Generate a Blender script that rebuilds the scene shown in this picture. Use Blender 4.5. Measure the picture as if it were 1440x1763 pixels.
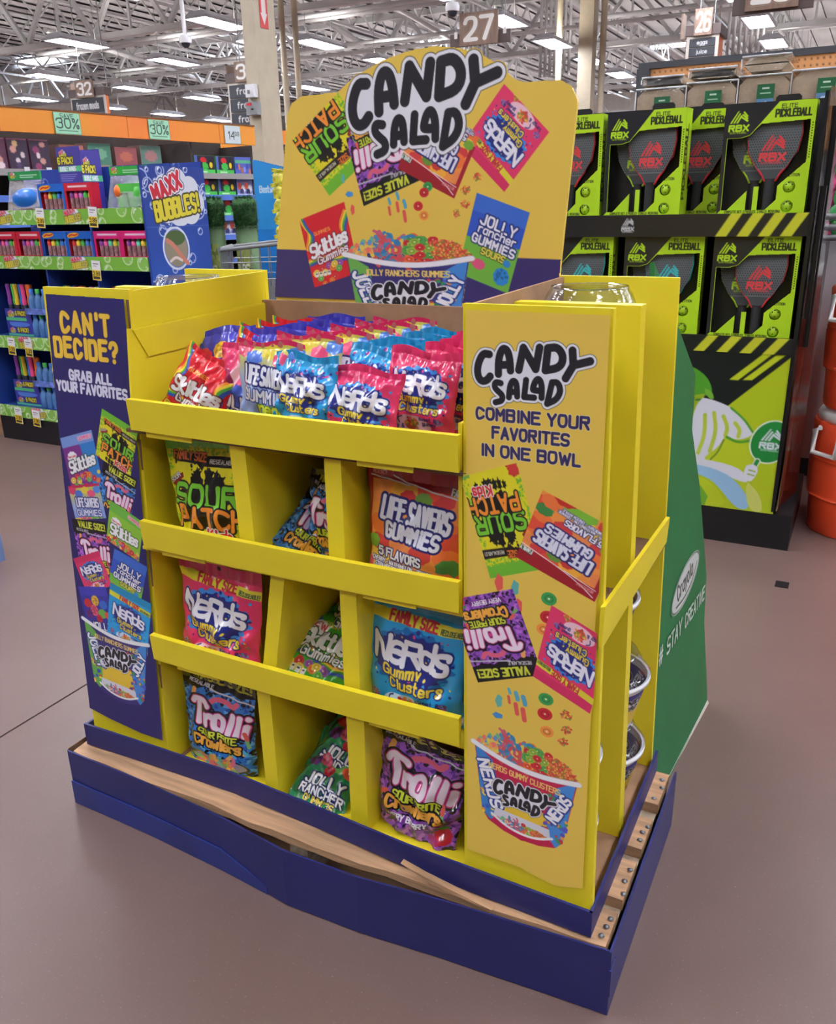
import bpy, math, random
import numpy as np
from mathutils import Matrix, Vector
for _o in list(bpy.data.objects): bpy.data.objects.remove(_o)
S=bpy.context.scene; COL=S.collection
# ------------------------------------------------------------------ camera
cam=bpy.data.cameras.new('camera'); cam_o=bpy.data.objects.new('camera',cam); COL.objects.link(cam_o)
cam.sensor_fit='HORIZONTAL'; cam.sensor_width=36; cam.lens=36.339; cam.clip_start=.05; cam.clip_end=300
cam_o.matrix_world=Matrix(((.888104,-.139901,.437834,.220370),(.459219,.310934,-.832128,-1.042810),(-.019722,.940078,.340387,1.261620),(0,0,0,1)))
S.camera=cam_o
# ------------------------------------------------------------------ world, exposure (the store is lit by its ceiling lights, built with the fixtures)
w=bpy.data.worlds.new('world'); S.world=w; w.use_nodes=True
w.node_tree.nodes['Background'].inputs[0].default_value=(.86,.9,1,1); w.node_tree.nodes['Background'].inputs[1].default_value=.6
LIGHT_STRENGTH=22.0
S.view_settings.view_transform='Standard'; S.view_settings.look='None'; S.view_settings.gamma=1; S.view_settings.exposure=1.18; S.view_settings.use_curve_mapping=False
S.cycles.use_denoising=True; S.cycles.max_bounces=8; S.cycles.diffuse_bounces=4; S.cycles.glossy_bounces=3; S.cycles.transparent_max_bounces=12; S.cycles.sample_clamp_indirect=6
# ------------------------------------------------------------------ flat print, drawn as colour per vertex
GLYPHS = {
'A':'00 39 60|13 53','B':'00 09|~09 49 69 65 45 05|~05 55 65 60 40 00','C':'~67 58 39 19 06 03 10 30 51 62','D':'00 09|~09 39 69 60 30 00',
'E':'60 00 09 69|05 55','F':'00 09 69|05 55','G':'~67 58 39 19 06 03 10 40 60 64|64 44','H':'00 09|60 69|05 65','I':'10 19','J':'~59 53 50 20 02',
'K':'00 09|69 04|24 60','L':'09 00 50','M':'00 09 34 69 60','N':'00 09 60 69','O':'~39 09 00 60 69 39','P':'00 09|~09 59 69 64 54 04',
'Q':'~39 09 00 60 69 39|42 70','R':'00 09|~09 59 69 65 55 05|35 60','S':'~68 59 19 07 05 34 64 61 40 10 01','T':'30 39|09 69','U':'~09 03 00 60 63 69',
'V':'09 30 69','W':'09 20 47 60 89','X':'00 69|09 60','Y':'09 34 69|34 30','Z':'09 69 00 60',
'0':'~39 09 00 60 69 39','1':'17 39 30','2':'~07 19 59 67 54 00|00 60','3':'~07 19 69 65 35|~35 65 60 10 01','4':'59 59 03 63|59 50','5':'69 19 05|~05 46 66 60 20 01',
'6':'~68 39 09 02 00 60 65 15 03','7':'09 69 20','8':'~39 09 05 65 69 39|~35 05 00 60 65 35','9':'~01 30 60 67 69 09 04 54 66','%':'00 69|~19 09 06 26 29 19|~53 43 40 60 63 53',
'a':'~56 26 05 00 40 52|56 50','b':'00 09|~05 56 66 50 50 00','c':'~55 46 06 00 40 51','d':'~55 06 00 40 53|59 50','e':'03 53|~53 56 06 00 40 51',
'f':'~49 29 17 14|14 10|06 36','g':'~55 06 00 40 53|~56 50 5c 0c 0b','h':'00 09|~04 26 56 53|53 50','i':'10 16|18 19','j':'~16 1b 0c|18 19','k':'00 09|46 03|13 50','l':'10 19',
'm':'00 06|~04 16 36 33|33 30|~34 46 66 63|63 60','n':'00 06|~04 26 56 53|53 50','o':'~36 06 00 50 56 36','p':'06 0c|~05 56 60 40 00','q':'~55 06 00 40 53|56 5c','r':'00 06|~03 16 46',
's':'~45 46 06 04 23 43 40 00 01','t':'19 12|~12 10 40|06 36','u':'~06 02 00 40 53|56 50','v':'06 20 46','w':'06 10 34 50 66','x':'00 46|06 40','y':'06 20|46 0c','z':'06 46 00 40',
'!':'13 19|10 10','?':'~07 19 59 66 34|34 33|30 30','.':'00 00','-':'04 44','\'':'19 17','&':'60 16 ~|~16 19 49 46 03 00 40 63','#':'10 29|40 59|03 63|06 66','$':'~68 59 19 07 05 34 64 61 40 10 01|3b 3a',
':':'11 11|16 16',',':'10 0b','/':'00 69'}
def _hx(ch): return -('abc'.index(ch)+1) if ch in 'abc' else int(ch)
def chaikin(p, n=2):
    for _ in range(n):
        q=[p[0]]
        for a,b in zip(p[:-1],p[1:]):
            q+= [(.75*a[0]+.25*b[0],.75*a[1]+.25*b[1]),(.25*a[0]+.75*b[0],.25*a[1]+.75*b[1])]
        q.append(p[-1]); p=q
    return p
def _glyph(ch):
    out=[]
    for st in GLYPHS.get(ch,'').split('|'):
        sm='~' in st
        pts=[(_hx(t[0]),_hx(t[1])) for t in st.replace('~','').split()]
        if not pts: continue
        if sm and len(pts)>2:
            if pts[0]==pts[-1]:            # closed loop: start mid-edge so every corner is rounded
                pts=chaikin(pts)
            else: pts=chaikin(pts)
        out.append(pts)
    return out
_GC={}
def glyph(ch):
    if ch not in _GC:
        g=_glyph(ch); _GC[ch]=(g, max([p[0] for s in g for p in s],default=3)+0.0)
    return _GC[ch]
def text_strokes(s,x,y,h,align='c',sx=1.0,gap=2.6,slant=0.0,rot=0.0,wob=0.0,arc=0.0,fit=None):
    """strokes of a line of text: baseline at y (y grows downwards), capital height h"""
    k=h/9.0; cur=0; pen=[]
    for i,ch in enumerate(s):
        if ch==' ': cur+=4.2*sx; continue
        g,w=glyph(ch)
        dy=wob*((i%2)*2-1)
        for st in g: pen.append([((cur+px*sx+slant*py),py+dy) for px,py in st])
        cur+=w*sx+gap
    tot=max(cur-gap,0.1); fx=min(1.0,fit/(tot*k)) if fit else 1.0
    off={'c':-tot/2,'l':0,'r':-tot}[align]
    ca,sa=math.cos(rot),math.sin(rot); out=[]
    for st in pen:
        q=[]
        for px,py in st:
            X=(px+off)*k*fx; Y=-py*k
            if arc: Y+=arc*(X*X)/max(h,1e-6)
            q.append((x+X*ca-Y*sa, y+X*sa+Y*ca))
        out.append(q)
    return out
class Cv:
    """a sheet of print: w x h in units (w is 100 unless told), n columns of points"""
    def __init__(s,n,h,bg=(255,255,255),w=100.0):
        s.W=int(n); s.k=s.W/w; s.H=max(2,int(round(h*s.k))); s.w=w; s.h=h
        s.c=np.empty((s.H,s.W,3),np.float32); s.c[:]=bg; s.a=np.ones((s.H,s.W),np.float32)
        s.xs=(np.arange(s.W)+.5)/s.k; s.ys=(np.arange(s.H)+.5)/s.k
    def clear(s): s.a[:]=0; return s
    def _box(s,x0,y0,x1,y1):
        i0=max(0,int(x0*s.k)-1); i1=min(s.W,int(x1*s.k)+2); j0=max(0,int(y0*s.k)-1); j1=min(s.H,int(y1*s.k)+2)
        if i0>=i1 or j0>=j1: return None
        return slice(j0,j1),slice(i0,i1),s.xs[None,i0:i1],s.ys[j0:j1,None]
    def _put(s,sl,al,col):
        al=al[...,None]; s.c[sl[0],sl[1]]=s.c[sl[0],sl[1]]*(1-al)+np.array(col,np.float32)*al
        s.a[sl[0],sl[1]]=np.maximum(s.a[sl[0],sl[1]],al[...,0])
    def rect(s,x0,y0,x1,y1,col):
        b=s._box(x0,y0,x1,y1)
        if b: s._put(b,np.clip(np.minimum(np.minimum(b[2]-x0,x1-b[2]),np.minimum(b[3]-y0,y1-b[3]))*s.k+.5,0,1),col)
        return s
    def grad(s,stops,x0=0,x1=None):
        """vertical run of printed colours: [(y, colour), ...]"""
        ys=[a for a,_ in stops]; cs=np.array([c for _,c in stops],float)
        col=np.stack([np.interp(s.ys,ys,cs[:,i]) for i in range(3)],1)
        m=(s.xs>=x0)&(s.xs<=(x1 if x1 is not None else s.w))
        s.c[:,m]=col[:,None,:]; s.a[:,m]=1; return s
    def ell(s,cx,cy,rx,ry=None,col=(0,0,0),rot=0.0,ring=0):
        ry=ry or rx; m=max(rx,ry)+ring; b=s._box(cx-m,cy-m,cx+m,cy+m)
        if not b: return s
        X=b[2]-cx; Y=b[3]-cy; ca,sa=math.cos(rot),math.sin(rot); U=(X*ca+Y*sa)/rx; V=(-X*sa+Y*ca)/ry
        d=(np.sqrt(U*U+V*V)-1)*min(rx,ry)
        if ring: d=np.abs(d)-ring
        s._put(b,np.clip(.5-d*s.k,0,1),col); return s
    def poly(s,pts,col,grow=0.0):
        P=np.array(pts,float); b=s._box(P[:,0].min()-grow,P[:,1].min()-grow,P[:,0].max()+grow,P[:,1].max()+grow)
        if not b: return s
        X,Y=np.broadcast_arrays(b[2],b[3]); ins=np.zeros(X.shape,bool); dm=np.full(X.shape,1e9)
        for (ax,ay),(bx,by) in zip(P,np.roll(P,-1,0)):
            dx,dy=bx-ax,by-ay; L=dx*dx+dy*dy or 1e-9
            t=np.clip(((X-ax)*dx+(Y-ay)*dy)/L,0,1); dm=np.minimum(dm,(X-ax-t*dx)**2+(Y-ay-t*dy)**2)
            if ay!=by: ins^=((ay>Y)!=(by>Y))&(X<(bx-ax)*(Y-ay)/(by-ay)+ax)
        d=np.sqrt(dm); d=np.where(ins,-d,d)-grow
        s._put(b,np.clip(.5-d*s.k,0,1),col); return s
    def strokes(s,sts,layers):
        """lines with round ends; layers = [(half width, colour), ...] from the widest to the narrowest"""
        P=[p for st in sts for p in st]
        if not P: return s
        R=max(r for r,_ in layers)+1/s.k; xs=[p[0] for p in P]; ys=[p[1] for p in P]
        b=s._box(min(xs)-R,min(ys)-R,max(xs)+R,max(ys)+R)
        if not b: return s
        dm=np.full((b[3].shape[0],b[2].shape[1]),1e9,np.float32); oj,oi=b[0].start,b[1].start
        for st in sts:
            for (ax,ay),(bx,by) in (zip(st[:-1],st[1:]) if len(st)>1 else [(st[0],st[0])]):
                q=s._box(min(ax,bx)-R,min(ay,by)-R,max(ax,bx)+R,max(ay,by)+R)
                if not q: continue
                dx,dy=bx-ax,by-ay; L=dx*dx+dy*dy or 1e-9
                t=np.clip(((q[2]-ax)*dx+(q[3]-ay)*dy)/L,0,1); d=(q[2]-ax-t*dx)**2+(q[3]-ay-t*dy)**2
                v=dm[q[0].start-oj:q[0].stop-oj,q[1].start-oi:q[1].stop-oi]; np.minimum(v,d,out=v)
        dm=np.sqrt(dm)
        for r,col in layers: s._put(b,np.clip(.5-(dm-r)*s.k,0,1),col)
        return s
    def text(s,t,x,y,h,layers,**kw):
        if isinstance(layers[0],(int,float)): layers=[(h*.085,layers)]
        return s.strokes(text_strokes(t,x,y,h,**kw),layers)
    def blob(s,cx,cy,rx,ry,col,seed=0,rough=.18,lobes=14,grow=0):
        r=random.Random(seed); pts=[]
        for i in range(lobes*2):
            a=i*math.pi/lobes; q=1+rough*(1 if i%2 else -1)*r.uniform(.4,1.2)
            pts.append((cx+rx*q*math.cos(a),cy+ry*q*math.sin(a)))
        return s.poly(chaikin(pts+[pts[0]],1),col,grow)
    def specks(s,n,x0,y0,x1,y1,r0,r1,cols,seed=0):
        r=random.Random(seed)
        for _ in range(n):
            a=r.uniform(r0,r1); s.ell(r.uniform(x0,x1),r.uniform(y0,y1),a,a*r.uniform(.6,1),r.choice(cols),r.uniform(0,3))
        return s
    def splat(s,lo,hi,col,seed=0,y0=0,y1=None,f=1.0):
        """printed paint splatter: patches where a sum of waves lies between lo and hi"""
        r=random.Random(seed); X=s.xs[None,:]*f; Y=s.ys[:,None]*f; v=0
        for i in range(9):
            a=r.uniform(0,6.28); q=r.uniform(.18,.75); v=v+np.sin((X*math.cos(a)+Y*math.sin(a))*q+r.uniform(0,6.28)+1.6*np.sin((Y*math.cos(a)-X*math.sin(a))*q*.6+i))
        m=((v>lo)&(v<hi)&(Y>=y0*f)&(Y<=(1e9 if y1 is None else y1*f)))
        s.c[m]=col; return s
    def stamp(s,o,x,y):
        """lays another sheet on this one with its top left corner at x, y (same point density)"""
        i=int(round(x*s.k)); j=int(round(y*s.k)); i0,j0=max(i,0),max(j,0); i1,j1=min(i+o.W,s.W),min(j+o.H,s.H)
        if i0<i1 and j0<j1:
            a=o.a[j0-j:j1-j,i0-i:i1-i,None]; s.c[j0:j1,i0:i1]=s.c[j0:j1,i0:i1]*(1-a)+o.c[j0-j:j1-j,i0-i:i1-i]*a
            s.a[j0:j1,i0:i1]=np.maximum(s.a[j0:j1,i0:i1],a[...,0])
        return s
    def lay(s,o,quad):
        """lays another sheet on this one, its corners (TL, TR, BR, BL) at quad"""
        (x0,y0),(x1,y1),(x2,y2),(x3,y3)=quad; b=s._box(min(x0,x1,x2,x3),min(y0,y1,y2,y3),max(x0,x1,x2,x3),max(y0,y1,y2,y3))
        if not b: return s
        ax,ay=x1-x0,y1-y0; bx,by=x3-x0,y3-y0; D=ax*by-ay*bx
        X,Y=np.broadcast_arrays(b[2]-x0,b[3]-y0); u=(X*by-Y*bx)/D; v=(Y*ax-X*ay)/D
        al=np.clip(np.minimum(np.minimum(u,1-u)*math.hypot(ax,ay),np.minimum(v,1-v)*math.hypot(bx,by))*s.k+.5,0,1)
        ii=np.clip(u*o.W-.5,0,o.W-1.001); jj=np.clip(v*o.H-.5,0,o.H-1.001); i=ii.astype(int); j=jj.astype(int); fi=(ii-i)[...,None]; fj=(jj-j)[...,None]
        col=(o.c[j,i]*(1-fi)+o.c[j,i+1]*fi)*(1-fj)+(o.c[j+1,i]*(1-fi)+o.c[j+1,i+1]*fi)*fj
        al=al*o.a[j,i]
        A=al[...,None]; s.c[b[0],b[1]]=s.c[b[0],b[1]]*(1-A)+col*A; s.a[b[0],b[1]]=np.maximum(s.a[b[0],b[1]],al); return s
WHITE=(240,240,245); BLACK=(22,20,26); NAVY=(38,38,92)
_LOGO1='~240 210 165 205 108 330 108 440 150 500 210 490 252 440|~345 410 345 250 385 140 440 150 470 240 480 365|350 315 475 305|572 352 618 122 755 332 792 112|880 112 860 338|~880 112 985 95 1050 190 1015 300 860 338|1138 122 1152 268|1322 217 1152 268 1076 404'
_LOGO2='~372 504 310 495 300 550 340 590 395 630 390 690 316 712|~466 646 475 530 505 465 545 480 556 560 558 630|478 590 552 582|654 452 636 630 745 628|~826 622 828 500 800 428 760 440 725 540 742 552 822 552|935 455 888 680|~935 455 1000 450 1030 540 985 630 888 680'
def _sts(t,f):
    out=[]
    for q in t.split('|'):
        v=[float(a) for a in q.lstrip('~').split()]; p=[f(v[i],v[i+1]) for i in range(0,len(v),2)]
        out.append(chaikin(p) if q[0]=='~' else p)
    return out
def logo_candy(cv,x,y,w,ink=(34,33,40),edge=(228,229,238)):
    """the two-line CANDY SALAD lettering, w wide, its top left corner at x, y"""
    k=w/1340.0; f=lambda a,b:(x+(a-45)*k,y+(b-45)*k)
    A=_sts(_LOGO1,f); B=_sts(_LOGO2,f)
    for col,e in (((70,66,62),30*k),(edge,24*k)):
        cv.strokes(A,[(41*k+e,col)]); cv.strokes(B,[(33*k+e,col)])
    cv.poly([f(*p) for p in ((130,420),(150,300),(330,180),(520,160),(720,190),(1000,160),(1120,300),(1060,420),(960,640),(450,640),(330,600),(280,500))],edge)
    cv.strokes(A,[(41*k,ink)]); cv.strokes(B,[(33*k,ink)]); return cv
# ------------------------------------------------------------------ the printed designs
def T(cv,t,x,y,h,fill,out=None,ow=.6,wt=.1,out2=None,ow2=1.2,**k):
    L=[]
    k.setdefault('fit',92)
    if out2: L.append((h*wt+ow2,out2))
    if out: L.append((h*wt+ow,out))
    cv.strokes(text_strokes(t,x,y,h,**k),L+[(h*wt,fill)]); return cv
def worms(cv,n,x0,y0,x1,y1,L,r,seed,pal=((226,96,88),(80,170,196),(236,170,96),(120,176,110),(226,110,140))):
    q=random.Random(seed)
    for i in range(n):
        x,y,a=q.uniform(x0,x1),q.uniform(y0,y1),q.uniform(0,6.28); p=[(x,y)]
        for j in range(3):
            a+=q.uniform(-.9,.9); p.append((p[-1][0]+L/3*math.cos(a),p[-1][1]+L/3*math.sin(a)))
        p=chaikin(p); m=len(p)//2; c1,c2=q.sample(pal,2)
        cv.strokes([p[:m+1]],[(r,c1)]); cv.strokes([p[m:]],[(r,c2)])
    return cv
def clusters(cv,cx,cy,R,seed,base=(206,84,60),n=26):
    q=random.Random(seed); cv.ell(cx,cy,R*.8,R*.7,base)
    for i in range(n):
        a=q.uniform(0,6.28); d=R*math.sqrt(q.random()); cv.ell(cx+d*math.cos(a),cy+d*.9*math.sin(a),R*.2,R*.16,q.choice([(236,150,60),(232,200,80),(210,60,70),(120,150,60),(240,120,90)] if base[0]>150 else [(200,90,160),(120,110,200),(90,160,220),(200,60,100)]),q.uniform(0,3))
def discs(cv,cx,cy,r,col):
    d=tuple(c*.8 for c in col); cv.ell(cx,cy,r,r*.86,col); cv.ell(cx,cy,r*.5,r*.42,d,ring=r*.08); cv.ell(cx,cy,r*.14,r*.12,(245,235,215))
def d_sour(n=120,h=145):
    c=Cv(n,h,(226,216,40)); q=random.Random(3)
    c.rect(0,0,100,17,(112,188,52))
    c.specks(260,0,15,100,23,.6,1.5,[(112,188,52),(226,216,40),(160,200,44)],4)
    for s_ in (0,1): c.specks(120,s_*90,20,10+s_*90,h,.8,2.2,[(112,188,52),(190,206,44)],5+s_)
    c.poly([(10,19),(58,24),(100,25),(100,37),(55,35),(52,40),(44,33),(12,30)],(40,32,30)); c.specks(12,12,28,60,40,1,2.4,[(40,32,30)],9)
    T(c,'FAMILY SIZE',34,28.5,8,(232,120,48),(40,20,20),.5,.12,rot=.07,fit=46)
    T(c,'RESEALABLE!',80,32.5,4,(240,240,220),None,wt=.11,rot=.04,fit=34)
    for i in range(11):
        x,y=30+q.uniform(0,48),q.uniform(44,56); c.blob(x,y,q.uniform(3,7),q.uniform(5,10),(26,26,24),20+i,.4,6)
    c.blob(55,77,38,29,(26,26,24),2,.28,11)
    for i in range(8): c.blob(30+i*8,q.uniform(104,118),q.uniform(2,5),q.uniform(4,8),(26,26,24),40+i,.4,6)
    T(c,'SOUR',54,77,21,(122,204,56),(26,26,24),1.8,.125,sx=1.1,gap=3,rot=.05)
    T(c,'PATCH',58,100,20,(242,146,52),(26,26,24),1.8,.12,sx=.95,gap=2.6,rot=.05)
    T(c,'Kids',70,114,12,(214,48,52),WHITE,1.1,.12,rot=.04)
    c.ell(55,69,2,4.5,(26,26,24))
    c.poly([(3,52),(22,42),(24,47),(7,58)],(150,40,40)); T(c,'SOUR',12,50,4.6,WHITE,(60,40,40),.4,.1,rot=-.5)
    for a,b,col in ((8,125,(206,60,56)),(16,138,(196,50,50)),(92,135,(120,180,70)),(76,142,(120,190,80)),(60,143,(140,190,60))): c.blob(a,b,10,8,col,int(a),.2,7)
    return c
def d_trolli(n=120,berry=False,h=150):
    bg=(52,120,200) if not berry else (150,84,190)
    c=Cv(n,h,bg)
    c.splat(1.6,9,(40,86,170) if not berry else (100,52,150),2); c.splat(-9,-1.9,(96,168,230) if not berry else (190,110,214),5)
    c.splat(2.4,9,(24,22,34),7,0,None,1.2); c.splat(-9,-3.1,(24,22,34),9,0,None,1.2)
    c.poly([(0,0),(100,0),(100,26),(80,30),(66,26),(50,33),(34,27),(18,34),(0,28)],(26,24,28)); c.specks(60,0,22,100,38,.8,2.4,[(26,24,28)],3)
    T(c,'VALUE SIZE!',56,18,12.5,(206,214,66),(20,20,20),.6,.13,gap=2.4,rot=.05,fit=76)
    T(c,'RESEALABLE',27,26,5.2,(225,225,230),None,wt=.1,rot=.1,fit=34)
    c.strokes([[(40,29),(100,36)]],[(1.2,(190,190,200))])
    worms(c,1,18,34,19,36,26,3.4,4); c.strokes([chaikin([(40,50),(48,40),(62,40),(72,48),(78,40)])],[(3.6,(222,100,128))])
    B=['~18 46 22 36 40 36 48 44','30 40 32 84','~45 64 46 84|~46 70 52 60 58 66','~70 58 61 62 61 84 70 88 79 84 79 62 70 58','94 48 90 86','107 47 103 86','119 62 116 86|121 45 121 46']
    sts=[]
    f=lambda a,b:(3+a*.75,20+b*.70+a*.05)
    for g in B: sts+=_sts(g.replace('~',''),f) if False else _sts(g,f)
    for r,col in ((7.6,(24,22,30)),(5.0,(206,64,140)),(3.7,(238,222,236))): c.strokes(sts,[(r,col)])
    c.ell(55.5,74.5,2.4,3.6,(206,64,140))
    if berry:
        c.poly([(16,122),(70,124),(74,132),(20,132)],(112,44,130)); T(c,'VERY BERRY',45,130.2,6.4,WHITE,None,wt=.12,fit=44)
        c.blob(86,134,10,10,(206,44,56),4,.1,8); c.blob(84,124,7,3.4,(70,140,60),5,.4,6); c.blob(76,142,7,6,(170,50,120),6,.2,8)
    else:
        c.ell(52,139,42,13,(24,22,30)); c.ell(52,139,39,11,(150,140,170)); worms(c,26,22,132,80,144,15,2.7,8)
    worms(c,5,4,106,96,116,18,2.4,12) if berry else worms(c,3,84,100,96,120,22,2.6,12)
    T(c,'SOUR BRITE',54,99,9.5,(206,220,60),(22,20,24),1.6,.12,gap=2.2,arc=.0009,fit=54)
    T(c,'Crawlers',52,115,15.5,(244,176,72),(22,20,24),2.2,.12,gap=2.2,fit=64)
    T(c,'Crawlers',52,115,15.5,(244,176,72),None,wt=.12,gap=2.2,fit=64)
    return c
def fruit_bg(c,seed,y0,y1,n=26):
    q=random.Random(seed)
    for i in range(n): c.blob(q.uniform(0,100),q.uniform(y0,y1),q.uniform(8,18),q.uniform(7,14),q.choice([(238,120,60),(232,84,60),(244,176,60),(240,200,80),(236,140,80),(214,66,66)]),seed+i,.08,7)
def savers(c,x,y,w,navy=(40,40,110),gum=True):
    k=w/100
    T(c,'LIFE SAVERS',x,y,25*k,(222,224,240),navy,3.4*k,.085,sx=.62,gap=2.3,rot=.09,slant=-.05,fit=88*k)
    c.strokes(text_strokes('LIFE SAVERS',x,y,25*k,sx=.62,gap=2.3,rot=.09,slant=-.05,fit=88*k),[(25*k*.1,(226,228,242))])
    if gum: T(c,'GUMMiES',x-2*k,y+21*k,17*k,(226,228,242),navy,2.6*k,.13,gap=3.2,rot=.1,fit=72*k)
def d_savers(n=120,h=125):
    c=Cv(n,h,(240,150,70)); fruit_bg(c,11,20,h)
    c.poly([(0,0),(100,0),(100,24),(50,20),(30,18),(0,19)],(160,32,44)); c.rect(0,0,6,h*.8,(168,36,50))
    c.strokes([chaikin([(4,4),(20,12),(44,19),(100,27)])],[(.7,WHITE)]); c.strokes([[(4,16),(44,20)]],[(.6,WHITE)])
    T(c,'RESEALABLE',16,14,4,(220,150,150),None,wt=.11,fit=20)
    c.poly([(84,15),(100,17),(100,25),(85,23)],(58,100,70)); T(c,'FAMILY',92,23.4,6,WHITE,None,wt=.1,rot=.05,fit=15)
    for a,b,r,col in ((44,31,8,(206,60,56)),(60,32,9,(110,150,60)),(10,78,8,(120,170,60)),(52,118,22,(130,190,60)),(90,92,11,(70,140,70)),(85,108,13,(236,120,60)),(72,122,14,(200,50,40)),(4,100,7,(226,80,130))): c.blob(a,b,r,r*.85,col,int(a),.1,8)
    savers(c,53,56,78)
    T(c,'5 FLAVORS',40,92,8.5,WHITE,(40,40,110),1,.12,rot=.1,fit=46)
    T(c,'CHERRY - WATERMELON - ORANGE',42,99.5,4,WHITE,(40,40,110),.6,.12,rot=.1,gap=2.2,fit=66); T(c,'STRAWBERRY - GREEN APPLE',42,104.5,4,WHITE,(40,40,110),.6,.12,rot=.1,gap=2.2,fit=58)
    return c
def d_neons(n=110,h=125,logo=True):
    c=Cv(n,h,(150,170,226)); c.grad([(0,(206,204,70)),(30,(190,190,150)),(48,(160,180,225)),(h,(120,150,220))])
    c.rect(0,0,100,6,(206,40,90)); q=random.Random(5)
    for i,(a,b) in enumerate(((12,12),(30,20),(52,13),(70,22),(90,14))): c.blob(a,b,13,9,[(222,70,110),(80,120,210),(226,206,70),(236,90,130),(90,140,220)][i],i,.15,6)
    savers(c,50,52,78,gum=False); T(c,'GUMMIES',50,73,13,(226,228,242),(50,60,140),1.6,.11,rot=.08)
    T(c,'neons',62,88,13,(214,226,60),(60,120,60),1.2,.12,rot=.08)
    for i in range(22): discs(c,q.uniform(0,100),q.uniform(92,h),q.uniform(7,11),q.choice([(70,140,220),(226,90,130),(230,196,80),(240,120,90),(120,190,90)]))
    return c
def nerdword(c,x,y,h,rot=.06):
    x0=x
    for lay in (0,1):
        for s_,dx,dy,k in (('N',-27,2,1.05),('e',-12.5,0,1.0),('R',1.5,1.5,1.0),('d',15,-1,1.05),('s',28,0,1.0)):
            X=x+dx*h/19; Y=y+dy*h/19+dx*h/19*rot
            st=text_strokes(s_,X,Y,h*k*(1.0 if s_ in 'NRd' else 1.12),sx=1.02,rot=rot)
            c.strokes(st,[(h*.19,(36,44,120))] if lay==0 else [(h*.115,(236,236,246))])
def d_nerds(n=120,blue=False,family=True,h=125):
    base=(228,60,108) if not blue else (44,160,222); c=Cv(n,h,base); gx_=0
    top=14 if family else 16
    c.rect(0,0,100,top,(214,50,100) if not blue else (36,140,190))
    if not family: c.specks(30,0,top-4,100,top+12,1,3,[(60,60,150),(200,60,120)],4) if blue else None
    dy=-13
    if family:
        c.poly([(0,14),(100,20),(100,30),(0,24)],(224,212,60)); T(c,'FAMILY SIZE',49,26,8.6,(196,48,66),None,wt=.12,rot=.07,fit=46); T(c,'RECLOSEABLE!',87,28,4.4,(60,90,60),None,wt=.1,rot=.07,fit=22); dy=-4
    c.blob(50,60+dy,41,27,(60,140,224) if not blue else (30,110,190),1,.12,20); c.blob(50,60+dy,37,23,(36,44,130),2,.1,22)
    c.specks(70,8,34+dy,92,90+dy,.8,2,[(60,150,230),(230,210,80),(210,70,140),(36,44,130)],6)
    nerdword(c,49,64+dy,21)
    T(c,'Gummy',42,76+dy,9,(240,214,70),(36,44,120),1.2,.115); T(c,'Clusters',56,87.5+dy,9,(240,214,70),(36,44,120),1.2,.115)
    c.ell(48,104+dy,26,12,(240,200,214) if not blue else (200,222,240)); clusters(c,46,104+dy,10,3); clusters(c,84,96+dy,5,4,(120,60,120)); clusters(c,12,100+dy,6,5,(120,60,120)); clusters(c,72,116+dy,6,9)
    T(c,'sweet &',70,97+dy,4.6,(40,40,110),None,wt=.11); T(c,'gummy',72,102.5+dy,4.6,(40,40,110),None,wt=.11); T(c,'tangy &',24,110+dy,4.6,(40,40,110),None,wt=.11)
    c.strokes([chaikin([(30,104+dy),(28,98+dy),(34,95+dy)])],[(.7,(40,40,110))])
    if blue: T(c,'very',88,114+dy,8,WHITE,None,wt=.12); T(c,'berry',88,h-1,8,WHITE,None,wt=.12)
    return c
def rainbow(c,pts,r,n=5):
    cols=[(200,40,50),(236,140,50),(240,214,70),(80,170,70),(60,90,180)]
    for i in range(n):
        o=(i-n/2)*r*1.9; c.strokes([chaikin([(x+o*.7,y+o*.7) for x,y in pts])],[(r*1.1,cols[i])])
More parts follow.
